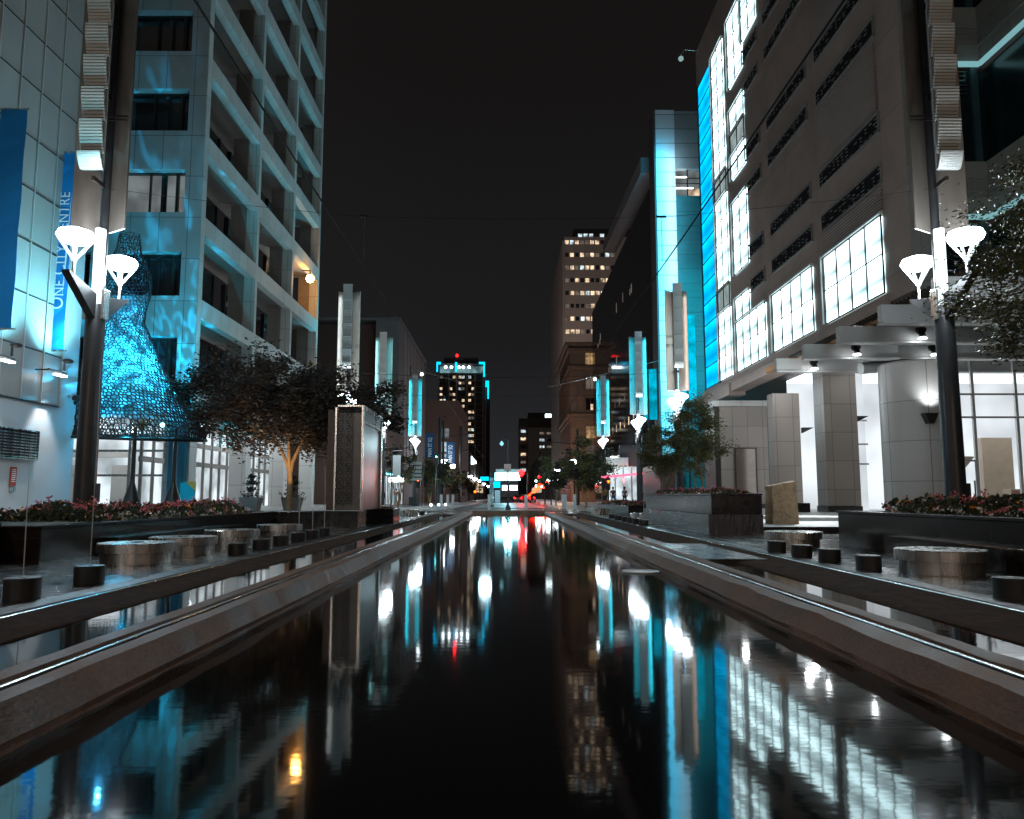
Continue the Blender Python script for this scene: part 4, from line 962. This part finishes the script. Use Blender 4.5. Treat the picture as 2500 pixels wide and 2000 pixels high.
box(-40,-17,99,130,0,23.4).build('wall',M['brick'],J); box(-17,-14.003,97.8,130.4,0,23.6).build('wall',M['greystone'],J); box(-40,-13.85,97.6,130.5,23.6,23.95).build('roof_edge',M['greystone'],J); box(-18.6,-15.8,99,110,23.95,24.6).build('penthouse',M['greystone'],J)
b=MB()
for k in range(7): b.box(-14.0,-13.93,103+k*3.6,104.6+k*3.6,3,23.5)
b.build('side_pilaster',surf('pale_grey_stone',(.27,.26,.25),.7,var=.1),J)
b=MB()
for k in range(5): b.box(-14.0,-13.95,109.5,111.5,4+k*3.6,5.3+k*3.6)
b.build('side_window',M['winbox'],J)
L2=thing('long_street_wing','long dim row of buildings with a lit cornice line down the left street','building',(-10,190,0))
box(-30,-10.2,174,330,0,13).build('wall',M['concretedk'],L2); b=MB()
for k in range(20): b.box(-10.19,-10.1,178+k*7,181+k*7,2.5,5.5)
b.build('shop_window',M['winwarm'],L2)
b=MB()
for k in range(6): b.box(-10.19,-10.05,215+k*6,217+k*6,10.0+.3*k,12.2)
b.build('bright_window',M['white_sign'],L2)
R2=thing('long_street_wing','long dim row of buildings down the right street behind the trees','building',(12,280,0))
box(11.5,30,262,396,0,16).build('wall',M['concretedk'],R2); b=MB()
for k in range(12): b.box(11.4,11.49,265+k*9,269+k*9,2.5,5)
b.build('shop_window',M['winwarm'],R2)
# left street-level shops under J and between
SH=thing('awning_shop','bright shopfront with cyan-lit awning left of the pool end','shop',(-14,82,0))
box(-20,-13.0,63,97,0,8.5).build('wall',M['brick'],SH)
box(-13.0,-12.95,64,96,.1,3.2).build('shop_window',M['shop'],SH)
b=MB()
for k in range(27): b.box(-12.94,-12.86,64+k*1.2,64.16+k*1.2,.1,3.2)
b.build('shop_mullion',M['darksteel'],SH)
MB().prism([(-13,4.3),(-11.2,3.7),(-11.2,3.35),(-13,3.4)],66,84,axis='y').build('awning',M['darksteel'],SH)
b=MB()
for k in range(7): b.ball((-11.6,67+k*2.6,3.25),.16)
b.build('awning_light',M['cyanwhite'],SH)
box(-12.9,-11.3,84.2,84.4,2.6,3.1).build('lit_sign',M['white_sign'],SH)
b=MB()
for k in range(5): b.box(-12.94,-12.88,72+k*.5,72.25+k*.5,5.2,7.0)
b.build('red_sign',M['neon'],SH)
lit('POINT','shop_light',(-11,74,2.8),260,(.5,.9,1),SH,.3)
RS=thing('corner_restaurant','corner restaurant with red neon band and white sign right of the pool end','shop',(12.4,72,0))
box(10.9,13.0,75.2,76,.12,6.0).build('wall',M['cardark'],RS)
box(9.6,13.0,75.0,75.15,.12,3.9).build('shop_window',M['shop'],RS)
b=MB()
for x in(9.6,10.3,11.1,11.9,12.7): b.box(x,x+.12,74.85,74.99,.12,3.95)
b.build('shop_mullion',M['steel'],RS)
box(9.5,11.6,74.5,74.9,4.0,4.75).build('sign_board',surf('white_sign_board',(.6,.62,.62),.5,var=.05),RS)
b=MB().prism([(9.0,2.75),(13.2,3.15),(13.2,3.35),(9.0,2.95)],74.6,74.66,axis='y'); b.build('neon_band',M['neon'],RS)
b=MB()
for k in range(5): b.ball((9.7+k*.45,74.3,3.95),.07)
b.build('sign_light',M['winwarm'],RS)
lit('POINT','neon_light',(11.5,73.6,2.6),35,(1,.15,.2),RS,.2); lit('POINT','sign_flood',(10.3,73,3.6),60,(1,.9,.8),RS,.2)
MB().ball((12.55,74.2,3.7),.19).build('red_lamp',M['red_l'],RS)
# pinkish glass wing near restaurant
box(12.2,14.0,62,70,.12,3.6).build('glass_kiosk',surf('pinkish_reflective_glass',(.05,.03,.028),.5,.0,var=.3,vscale=.8),label='low pinkish reflective kiosk wall behind the young trees at right',cat='kiosk')
# ------------------------------------------------------------------ trees
def tree(name,label,x,y,z0,h,cz,rx,ry,rz,nleaf,ls,mats,trunks,seed,clumps=60,tr=.12,group=None,cx=None,cy=None,lights=.5,hole=.25,fork=.0,tight=1):
    r=random.Random(seed); t=thing(name,label,'tree',(x,y,z0),group); cx=x if cx is None else cx; cy=y if cy is None else cy
    C_=[]
    for i in range(clumps):
        while True:
            p=Vector((r.uniform(-1,1),r.uniform(-1,1),r.uniform(-1,1)))
            if .25<p.length<1: break
        p=p*(.55+.45*p.length); n=1+.18*math.sin(5*p.x+seed)+.14*math.sin(7*p.y+2*seed)
        C_.append(Vector((cx+p.x*rx*n,cy+p.y*ry*n,cz+p.z*rz*(n if p.z>0 else .8))))
    b=MB()
    k=0
    for i,(dx,dy,hz) in enumerate(trunks):
        base=Vector((x,y,z0+fork)); mid=Vector((x+dx*.42,y+dy*.3,base.z+(hz-base.z)*.5)); top=Vector((x+dx,y+dy,hz))
        if fork and i==0: b.tube([(x,y,z0),(x+.02,y,z0+fork*.4),(x-.01,y,z0+fork*1.06)],[tr*1.25,tr,tr*.95],12)
        b.tube([base,(base+mid)/2+Vector((r.gauss(0,.03),0,0)),mid,top],[tr*.8,tr*.7,tr*.58,tr*.36],9)
        for q in range(5):
            tg=min(r.sample(C_,min(len(C_),8)),key=lambda c:(c-top).length); m_=top.lerp(tg,.5)+Vector((r.gauss(0,.1),r.gauss(0,.1),r.gauss(0,.1)))
            b.tube([top,m_,tg],[tr*.36,tr*.2,tr*.07],6)
            for q2 in range(3):
                tg2=min(r.sample(C_,min(len(C_),10)),key=lambda c:(c-m_).length); b.tube([m_,m_.lerp(tg2,.5)+Vector((0,0,.08)),tg2],[tr*.16,tr*.09,tr*.04],5)
    b.build('trunk',M['bark'],t,smooth=True)
    b=MB(); per=nleaf//clumps
    for c_ in C_:
        cr_=r.uniform(.5,1.15)*max(rx,rz)*.24*tight; mi=0 if r.random()>lights else 1
        for q in range(int(per*r.uniform(.5,1.5))):
            d=Vector((r.gauss(0,1),r.gauss(0,1),r.gauss(0,.7)))*cr_*.55; p=c_+d
            a=Vector((r.gauss(0,1),r.gauss(0,1),r.gauss(0,1))).normalized(); u=a.cross(Vector((0,.3,1))).normalized(); w_=a.cross(u); s=ls*r.uniform(.6,1.3)
            b.face([p-u*s,p-u*.2*s+w_*s*.42,p+u*s,p-u*.1*s-w_*s*.42],mi if r.random()<.85 else 1-mi)
    b.build('crown',mats,t); return t
DK=[M['leafdark'],surf('brown_black_leaves',(.04,.026,.016),.6,var=.5)]; OL=[M['leafgreen'],M['leafbright']]; OL3=[surf('mid_olive_leaves',(.05,.05,.022),.5,var=.5,vscale=4,spec=.35),M['leafgreen']]; OL2=[M['leafdark'],M['leafgreen']]
tree('spreading_tree','wide dark spreading tree with lit forked trunk on the granite wall at left',-7.75,27.6,.55,6,4.15,4.0,2.6,1.95,42000,.07,DK,[(-.75,.2,3.4),(.6,.1,3.5),(-.15,-.2,3.9)],21,clumps=170,tr=.095,cx=-8.3,cy=27.8,fork=1.25,tight=.62)
tree('spreading_tree','smaller dark tree just behind the stone portal',-6.3,33.5,.3,4.5,4.3,1.7,1.5,1.1,5000,.10,DK,[(.2,.2,3.6)],22,clumps=36,tr=.09)
lit('SPOT','trunk_light',(-7.3,26.3,.75),150,(1,.62,.25),None,.05,(-7.7,27.7,2.9),60); lit('SPOT','crown_warm_fill',(-8.4,25.8,.8),260,(1,.66,.4),None,.05,(-8.6,27.8,4.6),80)  # second spot is added, unseen, to warm the dark crown from below
tree('leafy_tree','bright leafy street tree at the right edge in front of the canopy',11.5,14.6,0,8,4.95,2.15,1.3,2.95,60000,.042,OL3,[(.4,.1,3.2),(-.6,0,3.6)],31,clumps=150,tr=.12,cx=11.25,cy=14.4,lights=.35,tight=.85)
tree('young_tree','small olive tree on the right half hidden by a lamp tower, nearer the pool',7.9,38.4,.3,4,3.2,1.3,1.1,1.75,14000,.055,OL,[(.1,0,1.4),(-.25,.1,1.5)],33,clumps=60,tr=.07,group='pair of young trees behind the tall planter')
tree('young_tree','small olive tree on the right beside the stone wing of the granite block',9.0,36.4,.3,4,3.7,1.1,1.1,2.0,15000,.055,OL,[(.15,0,1.5),(-.2,.1,1.7)],34,clumps=60,tr=.08,group='pair of young trees behind the tall planter')
tree('street_tree','bushy dark street tree right of the red traffic lights',6.6,66,0,6,3.5,2.1,2.3,2.5,12000,.11,OL2,[(.2,0,1.6),(-.3,0,1.8)],41,clumps=80,tr=.12)
tree('street_tree','dim orange-tinted street tree directly right of the far red signals',5.2,84,0,6,3.3,2.0,2.2,2.2,6000,.14,OL2,[(.2,0,1.6)],42,clumps=50,tr=.12)
tree('street_tree','olive street tree left of the pool end between lamps',-8.6,86,0,6,3.5,2.1,2.0,2.4,10000,.11,[M['leafgreen'],M['leafdark']],[(.2,0,1.6),(-.3,0,1.6)],43,clumps=70,tr=.12)
tree('street_tree','bare-looking dim street tree left of the lamp with black box base',-9.9,70,0,6,3.9,1.7,1.6,1.9,3500,.10,OL2,[(.2,0,2),(-.5,0,2.2),(.6,.1,2.4)],44,clumps=50,tr=.1)
for i in range(4): tree('street_tree',f'far dim street tree beyond the crossing on the left kerb, {ordn[i]} of four',-8.6-.2*i,118+i*26,0,6,3.0,2.2,3.5,2.0,2500,.22,OL2,[(.2,0,1.6)],50+i,clumps=40,tr=.14,group='far trees on the left kerb')
def pot(x,y,label):
    t=thing('potted_topiary',label,'potted plant',(x,y,.4),'potted topiaries before the left lobby')
    MB().prism([(x-.24,y-.24),(x+.24,y-.24),(x+.24,y+.24),(x-.24,y+.24)],.4,.41).build('pot_base',M['clay'],t)
    b=MB(); n=len(b.v)
    for z,s in((.41,.25),(.98,.36)):
        for a,c in((-s,-s),(s,-s),(s,s),(-s,s)): b.v.append((x+a,y+c,z))
    for k in range(4): b.f.append((k,(k+1)%4,4+(k+1)%4,4+k)); b.m.append(0)
    b.f.append((4,5,6,7)); b.m.append(0); b.build('pot',M['clay'],t,bevel=.01)
    r=random.Random(int(x*10)); f=MB()
    for cz,cr_,nn in((1.02,.3,120),(1.28,.2,120),(1.52,.22,150),(1.74,.16,100)):
        for q in range(nn):
            p=Vector((x+r.gauss(0,cr_*.5)*(1.4 if cz<1.1 else 1),y+r.gauss(0,cr_*.5),cz+r.gauss(0,cr_*.25))); a=Vector((r.gauss(0,1),r.gauss(0,1),r.gauss(0,1))).normalized(); u=a.orthogonal().normalized(); w_=a.cross(u); s=.05
            f.face([p-u*s,p+w_*s*.6,p+u*s,p-w_*s*.6])
    f.build('foliage',M['bed'],t); MB().tube([(x,y,.95),(x+.03,y,1.75)],.018,6).build('stem',M['bark'],t)
pot(-9.55,29.0,'square tapered pot with tiered topiary, left one by the lobby doors'); pot(-8.35,30.2,'square tapered pot with tiered topiary, right one behind the lit trunk')
t=thing('potted_plant','brown pot with trailing grey plant at the left edge','potted plant',(-10.9,10.4,.6)); MB().lathe([(.16,.6),(.2,.61),(.30,1.15),(.28,1.15)],-10.9,10.4,20).build('pot',M['bark'],t,smooth=True)
f=MB(); r=random.Random(3)
for q in range(420):
    p=Vector((-10.75+r.gauss(0,.28),10.4+r.gauss(0,.12),1.18+r.gauss(0,.07)-abs(r.gauss(0,.05)))); a=Vector((r.gauss(0,1),r.gauss(0,1),r.gauss(0,1))).normalized(); u=a.orthogonal().normalized(); w_=a.cross(u); f.face([p-u*.04,p+w_*.02,p+u*.04,p-w_*.02])
f.build('foliage',M['leafbright'],t)
t=thing('info_stand','teal and orange angular info stand by the left lobby','sign',(-11.4,28.5,.4)); MB().prism([(-12.0,.4),(-11.45,.4),(-11.45,1.35),(-11.75,1.55),(-12.0,1.5)],28.5,28.56,axis='y').build('board',surf('teal_board',(.0,.35,.38),.5,var=.1),t); MB().prism([(-11.8,1.56),(-11.42,1.56),(-11.42,1.2)],28.46,28.499,axis='y').build('orange_flash',M['orange'],t)
# ------------------------------------------------------------------ street furniture at pool end
def bollard(x,y,label,h=1.17,r=.11,proto=[None]):
    if proto[0] is None:
        t=thing('bollard',label,'bollard',(x,y,0),'steel bollards at the crossing'); MB().lathe([(r,0),(r,h-.03),(r-.03,h)],x,y,20).build('tube',M['satin'],t,smooth=True); MB().lathe([(r+.03,0),(r+.03,.03),(r,.035)],x,y,20).build('collar',M['darksteel'],t); proto[0]=t; return
    c=copy_tree(proto[0]); c.location=(x,y,0); c['label']=label
for i,(x,y,l) in enumerate(((-1.33,55.6,'steel bollard left of the thin lamp post at the pool end'),(1.3,55.6,'steel bollard right of the thin lamp post at the pool end'),(-4.8,56,'steel bollard left of the left track, tallest there'),(-4.75,61.5,'steel bollard in the left cluster, second'),(-4.45,63,'steel bollard in the left cluster, third'),(4.85,56.5,'steel bollard right of the right track, tallest'),(4.25,60,'slim steel bollard right of the pool end, one of two'),(4.6,62,'slim steel bollard right of the pool end, other of two'))): bollard(x,y,l)
t=thing('lamp_post','thin black lamp post with hook arm and square sign at the pool end','street lamp',(0,56,.04))
MB().lathe([(.22,.04),(.20,.2),(.1,.42),(.06,.55)],0,56,14).build('base',M['black'],t,smooth=True); MB().tube([(0,56,.4),(0,56,5.1)],[.055,.04],8).build('pole',M['black'],t)
MB().tube([(0,56,5.0),(-.1,56,5.16),(-.3,56,5.16),(-.42,56,5.0)],.025,6).build('hook_arm',M['black'],t); MB().lathe([(.03,5.02),(.15,4.84),(.13,4.76),(.02,4.66)],-.45,56,12).build('lantern',emit('dim_lantern',(.3,.8,.9),1.2),t)
box(-.27,.23,55.9,55.94,2.85,3.35).build('sign',surf('pinkish_sign_plate',(.42,.30,.28),.5,var=.2),t)
def signal(x,y,h,col,label,big=.17,arm=0):
    t=thing('traffic_signal',label,'traffic signal',(x,y,0),'signals at the crossings')
    MB().tube([(x+arm,y,0),(x+arm,y,h+.5)],.09,8).build('pole',M['pole'],t)
    if arm: MB().tube([(x+arm,y,h+.4),(x,y,h+.45)],.05,6).build('arm',M['pole'],t)
    box(x-.2,x+.2,y-.15,y+.1,h-.75,h+.35).build('housing',M['black'],t,bevel=.02); MB().ball((x,y-.18,h),big).build('lens',M[col],t,smooth=True); return t
signal(3.95,96,3.4,'red_l','red traffic signal on the right pole beyond the pool',.22,arm=1.4)
signal(1.85,110,4.3,'red_l','large red traffic signal above the tram stop',.42,arm=3.4)
signal(9.1,70.5,2.35,'orange_l','orange pedestrian signal before the corner restaurant',.12)
signal(-8.55,74,2.6,'orange_l','orange pedestrian signal beside the left lamp',.12)
signal(-7.6,126,2.8,'orange_l','small orange signal down the left kerb',.2); signal(-5.9,140,1.9,'orange_l','tiny orange signal near the left crossing box',.2)
signal(-7.2,78,5.0,'green_l','dark signal head with green lens left of the olive street tree',.08)
lit('POINT','red_glow',(2.6,112,4.3),500,(1,.03,.04),None,.1); lit('POINT','red_glow',(3.9,94,3.2),220,(1,.05,.05),None,.2)
# tram stop
T=thing('tram_stop','brightly lit tram stop shelter with white fascia at the centre far end','tram stop',(0,122,0))
MB().box(-2.0,1.9,120,120.3,3.5,4.7).build('lit_fascia',emit('white_cyan_fascia',(.35,.9,1),9),T); MB().box(-1.9,2.1,121,127,4.75,5.3).build('roof',M['greystone'],T)
MB().box(-.9,1.5,123,123.2,2.0,2.8).build('lit_panel',emit('inner_panel',(.7,.95,1),6),T)
MB().box(-2.6,-1.2,121,121.2,2.4,3.35).build('cyan_panel',M['cyan_sign'],T)
MB().box(-4.3,-3.0,121,121.2,3.5,4.1).build('cyan_panel',M['cyan_sign'],T)
b=MB()
for x in(-2.7,.2,3.0): b.tube([(x,120.5,0),(x,120.5,4.7)],.09,8)
b.build('post',M['pole'],T); MB().box(-2.0,-1.2,119,119.4,.1,2.0).build('ticket_machine',surf('pale_cyan_cabinet',(.3,.6,.65),.4,var=.1),T)
b=MB(); rr=random.Random(9)
for k in range(7): b.lathe([(.35,2.0),(.42,2.02),(.35,2.06)],.55,118.8,16)
b.build('round_sign',M['neon'],T)
slab(-3,3.2,66,118,.05,'platform',M['pave'],.1)
lit('POINT','stop_light',(0,112,3.5),900,(.3,.85,1),T,.4); lit('POINT','stop_light',(0,82,3.2),380,(.3,.85,1),T,.4); lit('POINT','crossing_fill',(-1.5,52,4.5),260,(.6,.9,1),T,.4)  # last one has no fixture; added to brighten the bollards
MB().ball((-1.75,88,.9),.16).build('ground_light',M['cyanwhite'],label='small bright cyan marker light low beside the platform',cat='marker light')
t=thing('sign_pylon','tall pale blue sign pylon left of the tram stop','sign',(-1.55,72,.05)); MB().box(-1.68,-1.32,71.9,72.1,.05,2.75).build('panel',emit('soft_blue_panel',(.25,.5,.6),.45,var=.5,scale=4),t)
b=MB()
for k in range(6): b.box(-1.6,-1.42,71.86,71.9,1.4+k*.18,1.5+k*.18)
b.build('lettering_block',M['shirtblue'],t); MB().box(-1.72,-1.28,71.88,72.12,.0501,.3).build('base',M['greystone'],t)
# cars beyond
def car(x,y,label,mat,lens='red_l',col=None):
    t=thing('car',label,'car',(x,y,0),'cars on the far street')
    MB().prism([(-.85,.35),(.85,.35),(.88,.75),(.8,.95),(-.8,.95),(-.88,.75)],y,y+4.3,axis='y').build('body',M[mat],t,bevel=.06); KIDS[t][-1].location=(x,0,0)
    MB().prism([(-.72,.95),(.72,.95),(.58,1.42),(-.58,1.42)],y+.6,y+3.0,axis='y').build('cabin',M['winbox'],t,bevel=.05); KIDS[t][-1].location=(x,0,0)
    for o in KIDS[t]: o.data.transform(Matrix.Translation((0,0,0))); 
    for o in list(KIDS[t]): o.data.transform(Matrix.Translation((x,0,0))); o.location=(0,0,0)
    for sx in(-.66,.66):
        MB().ball((x+sx,y-.03,.78),.11).build('tail_light' if lens=='red_l' else 'headlight',M[lens],t)
        for yy in(.8,3.4): MB().tube([(x+sx*1.25-.08,y+yy,.33),(x+sx*1.25+.08,y+yy,.33)],.33,14).build('wheel',M['black'],t)
car(2.9,128,'dark red car with glowing tail lights below the tram stop signal, nearer','carred'); car(4.2,142,'dark car with red tail lights, second in the far queue','cardark'); car(3.4,158,'dark car with red tail lights, third in the far queue','cardark'); car(1.9,150,'dark red car with tail lights, left one in the far queue','carred')
# light trail-like row of warm lights = shop lights on the right kerb
b=MB(); rr=random.Random(6); PP=[(7.2+rr.uniform(-.6,.6)+k*.12,150+k*9,3.2+rr.uniform(-.5,.8)) for k in range(11)]
for p in PP: b.ball(p,.34)
b.tube(PP,.03,4)  # cord added to join the separate lights
b.build('far_light_row',emit('orange_red_lights',(1,.05,.012),9),label='row of orange-red shop lights along the far right kerb, on an added cord',cat='far lights')
b=MB(); PP=[(8.5+rr.uniform(-.5,.5),140+k*14,3.8+rr.uniform(-.4,.6)) for k in range(7)]
for p in PP: b.ball(p,.3)
b.tube(PP,.03,4)  # added cord joins these lights too
b.build('far_light_row',M['lampfar'],label='row of white lights above the far right kerb, on an added cord',cat='far lights')
# banners on dark poles far left
for (x,y,z0,z1,l) in((-8.9,88,5.3,8.2,'blue pole banner with white vertical lettering before the tan building, larger'),(-8.8,118,5.9,9.3,'blue pole banner farther down the left kerb, smaller')):
    t=thing('pole_banner',l,'banner',(x,y,0),'blue banners on kerb poles')
    MB().tube([(x+1.15*(y/88),y,0),(x+1.15*(y/88),y,z1+1.8*(y/88))],.19*(y/88),8).build('pole',M['pole'],t)
    MB().box(x-.45*(y/88),x+.5*(y/88),y,y+.04,z0,z1).build('cloth',M['bannerdk'],t)
    cu=bpy.data.curves.new('lettering','FONT'); cu.body='MAIN ST SQ'; cu.size=.62*(y/88); o=bpy.data.objects.new('tmp',cu); COL.objects.link(o); bpy.context.view_layer.update()
    me=bpy.data.meshes.new_from_object(o.evaluated_get(bpy.context.evaluated_depsgraph_get())); bpy.data.objects.remove(o); ws=max(v.co.x for v in me.vertices); sc=(z1-z0-.7)/ws
    for v in me.vertices: tx,ty,tz=v.co; v.co=Vector((-ty+x+.22*(y/88),y-.03,z0+.2+tx*sc))-WL[t]
    me.materials.clear(); me.materials.append(M['bannerink']); lo=bpy.data.objects.new('lettering',me); COL.objects.link(lo); lo.parent=t
for i,(x,y,h) in enumerate(((-8.7,104,11.2),(-9.0,146,12),(-9.1,182,12),(8.3,92,9))):
    t=thing('catenary_pole',f'plain dark overhead-line pole on the far {"left" if x<0 else "right"} kerb, {ordn[i] if x<0 else "only one before the brown building"}','pole',(x,y,0),'dark overhead-line poles'); MB().tube([(x,y,0),(x,y,h)],[.2,.14],8).build('shaft',M['pole'],t); MB().tube([(x,y,h*.8),(x+(-1 if x>0 else 1)*3.5,y,h*.84)],.05,6).build('arm',M['pole'],t)
# orange-glow box planter at lamp 4 left, small things
box(-9.9,-9.0,77.6,78.4,.12,1.0).build('base_box',M['black'],bevel=.02,label='black square box round the foot of the small lamp left of the pool end',cat='planter box')
for i,(x,y) in enumerate(((-7.5,76),(-6.9,78),(-6.4,80))): MB().ball((x,y,.2),.11).build('ground_light',M['lampfar'],label=f'tiny white ground light on the left pavement, {ordn[i]} of three',cat='ground light',group='ground lights')
t=thing('notice_frame','grey framed notice panel on the left pavement by the lamp','sign',(-9.1,60,0)); MB().tube([(-9.0,60,0),(-9.0,60,4.6)],.05,6).tube([(-9.0,60,4.5),(-8.2,60,4.55)],.04,6).build('post',M['pole'],t); box(-8.9,-8.3,59.95,60,2.6,4.2).build('panel',M['greensign'],t)
t=thing('notice_frame','striped sign frame beside the awning shop','sign',(-8.8,72,0)); MB().tube([(-7.9,72,0),(-7.9,72,4.3)],.05,6).build('post',M['pole'],t); b=MB(); b.box(-9.2,-8.0,71.95,72,3.95,4.25)
for k in range(4): b.box(-9.1,-8.0,71.96,72,2.5+k*.35,2.75+k*.35)
b.build('panel',M['greensign'],t)
b=MB(); rr=random.Random(16); PP=[(3.0+.35*k+rr.uniform(-.2,.2),116+k*2.5,1.0+.22*k+rr.uniform(-.2,.3)) for k in range(13)]
for p in PP: b.ball(p,rr.uniform(.1,.2))  # extra lights added to strengthen the red glow, joined by a cord
b.tube(PP,.025,4); b.build('far_light_row',emit('added_red_orange_lights',(1,.018,.003),22),label='rising row of added red and orange lights right of the tram stop',cat='far lights')
b=MB(); b.lathe([(.30,-.205),(.30,-.19),(.22,-.185),(.22,-.2)],2.15,12.7,24); b.build('pool_nozzle',M['beam'],smooth=True,label='pale ring nozzle at the water surface near the right pool curb',cat='pool nozzle')
# overhead lamps hung on cross wires
for i,(x,y,z,l) in enumerate(((-8.0,71,12.3,'left'),(8.2,72,12.0,'right'))):
    t=thing('hanging_lamp',f'small bright lamp hung on the cross wire, {l} one','lamp',(x,y,z),'lamps hung on the cross wires'); MB().ball((x,y,z),.13).build('bulb',M['lamp'],t); MB().lathe([(.16,z+.1),(.05,z+.22),(.02,z+.3)],x,y,10).build('cap',M['steel'],t)
# ------------------------------------------------------------------ wires
def wire(pts,label,r=.012,mat='cable'):
    b=MB(); P=[]
    for i in range(len(pts)-1):
        a,c=Vector(pts[i]),Vector(pts[i+1])
        for k in range(10): P.append(a.lerp(c,k/10)-Vector((0,0,math.sin(math.pi*k/10)*(c-a).length*.006)))
    P.append(Vector(pts[-1])); b.tube(P,r,5); return b.build('overhead_wire',M[mat],label=label,cat='wire',group='overhead tram wires')
wire([(-3.45,-4,6.6),(-3.45,25,6.6),(-3.45,60,6.6),(-3.45,110,6.6)],'long contact wire above the left track',.016)
wire([(3.7,-4,6.6),(3.7,25,6.6),(3.7,60,6.6),(3.7,110,6.6)],'long contact wire above the right track',.016)
wire([(-9.5,45,8.3),(-3.45,44.9,8.0),(3.7,44.8,8.0),(9.9,44.7,8.3)],'thin cross wire between the second light towers',.012)
wire([(-9.45,58.3,8.7),(9.85,58,8.7)],'thin cross wire between the third light towers',.012)
wire([(-9.4,70,12.6),(-8.0,71,12.6),(-3.9,72,11.6)],'pale bracket arm wire carrying the left hanging lamp',.03,'steel')
wire([(14,71,13.6),(8.2,72,12.3),(3.9,73,11.4)],'pale bracket arm wire carrying the right hanging lamp',.03,'steel')
wire([(-9.5,17.5,8.2),(-3.45,18,7.7),(3.7,18,7.7),(10,17.4,8.2)],'thin cross wire between the first light towers',.005)
for (x,y,z) in((-3.45,18,7.7),(3.7,18,7.7)): MB().tube([(x-.12,y,z+.02),(x+.12,y,z+.02)],.03,6).tube([(x,y,z),(x,y,z-1.1)],.008,4).build('wire_clamp',M['black'],label=f'small black clamp on the {"left" if x<0 else "right"} part of the first cross wire',cat='clamp',group='wire clamps')
# small pendant camera at top right of sky
t=thing('corner_lamp','tiny gooseneck lamp at the top far corner of the granite block','lamp',(12.6,53.5,32)); MB().tube([(14,53.5,33.6),(13.0,53.5,33.7),(12.7,53.5,33.3)],.03,5).build('arm',M['steel'],t); MB().ball((12.7,53.5,33.0),.2).build('bulb',emit('dim_bulb',(.5,.75,.75),.5),t)
# ------------------------------------------------------------------ people
def person(x,y,z,label,shirt,pants,hair='hair',turn=0):
    t=thing('person',label,'person',(x,y,z)); ca,sa=math.cos(turn),math.sin(turn)
    def sk(name,verts,edges,rads,mat,lvl=1):
        me=bpy.data.meshes.new(name); me.from_pydata([(a*ca-b_*sa,a*sa+b_*ca,c) for a,b_,c in verts],edges,[])
        o=bpy.data.objects.new(name,me); COL.objects.link(o); o.parent=t; me.materials.append(M[mat])
        o.modifiers.new('skin','SKIN'); sv=me.skin_vertices[0].data
        for i,r_ in enumerate(rads): sv[i].radius=(r_,r_)
        sv[0].use_root=True; s=o.modifiers.new('sub','SUBSURF'); s.levels=lvl; s.render_levels=lvl; return o
    V=[(0,0,.95),(0,0,1.15),(0,0,1.38),(0,0,1.50),(0,-.01,1.60),(0,0,1.72),(-.19,0,1.40),(-.25,.02,1.12),(-.24,-.06,.88),(.19,0,1.40),(.25,.02,1.12),(.24,-.06,.88),(-.1,0,.90),(-.11,-.01,.5),(-.12,.02,.08),(-.12,-.12,.03),(.1,0,.90),(.12,.03,.5),(.13,.08,.08),(.13,-.06,.03)]
    Ed=[(0,1),(1,2),(2,3),(3,4),(4,5),(2,6),(6,7),(7,8),(2,9),(9,10),(10,11),(0,12),(12,13),(13,14),(14,15),(0,16),(16,17),(17,18),(18,19)]
    rr_=[.13,.12,.13,.055,.085,.075,.055,.042,.03,.055,.042,.03,.085,.055,.04,.035,.085,.055,.04,.035]
    sk('body',V,Ed,rr_,'skin')
    sk('shirt',[V[0],V[1],V[2],V[6],(-.235,.015,1.2),V[9],(.235,.015,1.2)],[(0,1),(1,2),(2,3),(3,4),(2,5),(5,6)],[.15,.14,.15,.07,.06,.07,.06],shirt)
    sk('trousers',[V[0],V[12],V[13],(-.12,.015,.14),V[16],V[17],(.13,.07,.14)],[(0,1),(1,2),(2,3),(0,4),(4,5),(5,6)],[.145,.1,.07,.055,.1,.07,.055],pants)
    b=MB(); b.ball((x,y+.03,z+1.68),.115); o=b.build('hair',M[hair],t,smooth=True)
person(-12.4,86,.12,'person in dark top and pale jeans walking by the left shopfront','shirtdk','jeans',turn=.4)
person(9.55,70.5,.12,'person in dark shirt with orange-lit head before the restaurant','shirtdk','shirtblue',turn=2.8)
person(10.6,70.5,.12,'person in blue shirt standing right of another by the restaurant','shirtblue','shirtdk',turn=2.6)
person(8.9,71.5,.12,'person in yellow top by the restaurant window','shirtyel','shirtdk',turn=3.3)
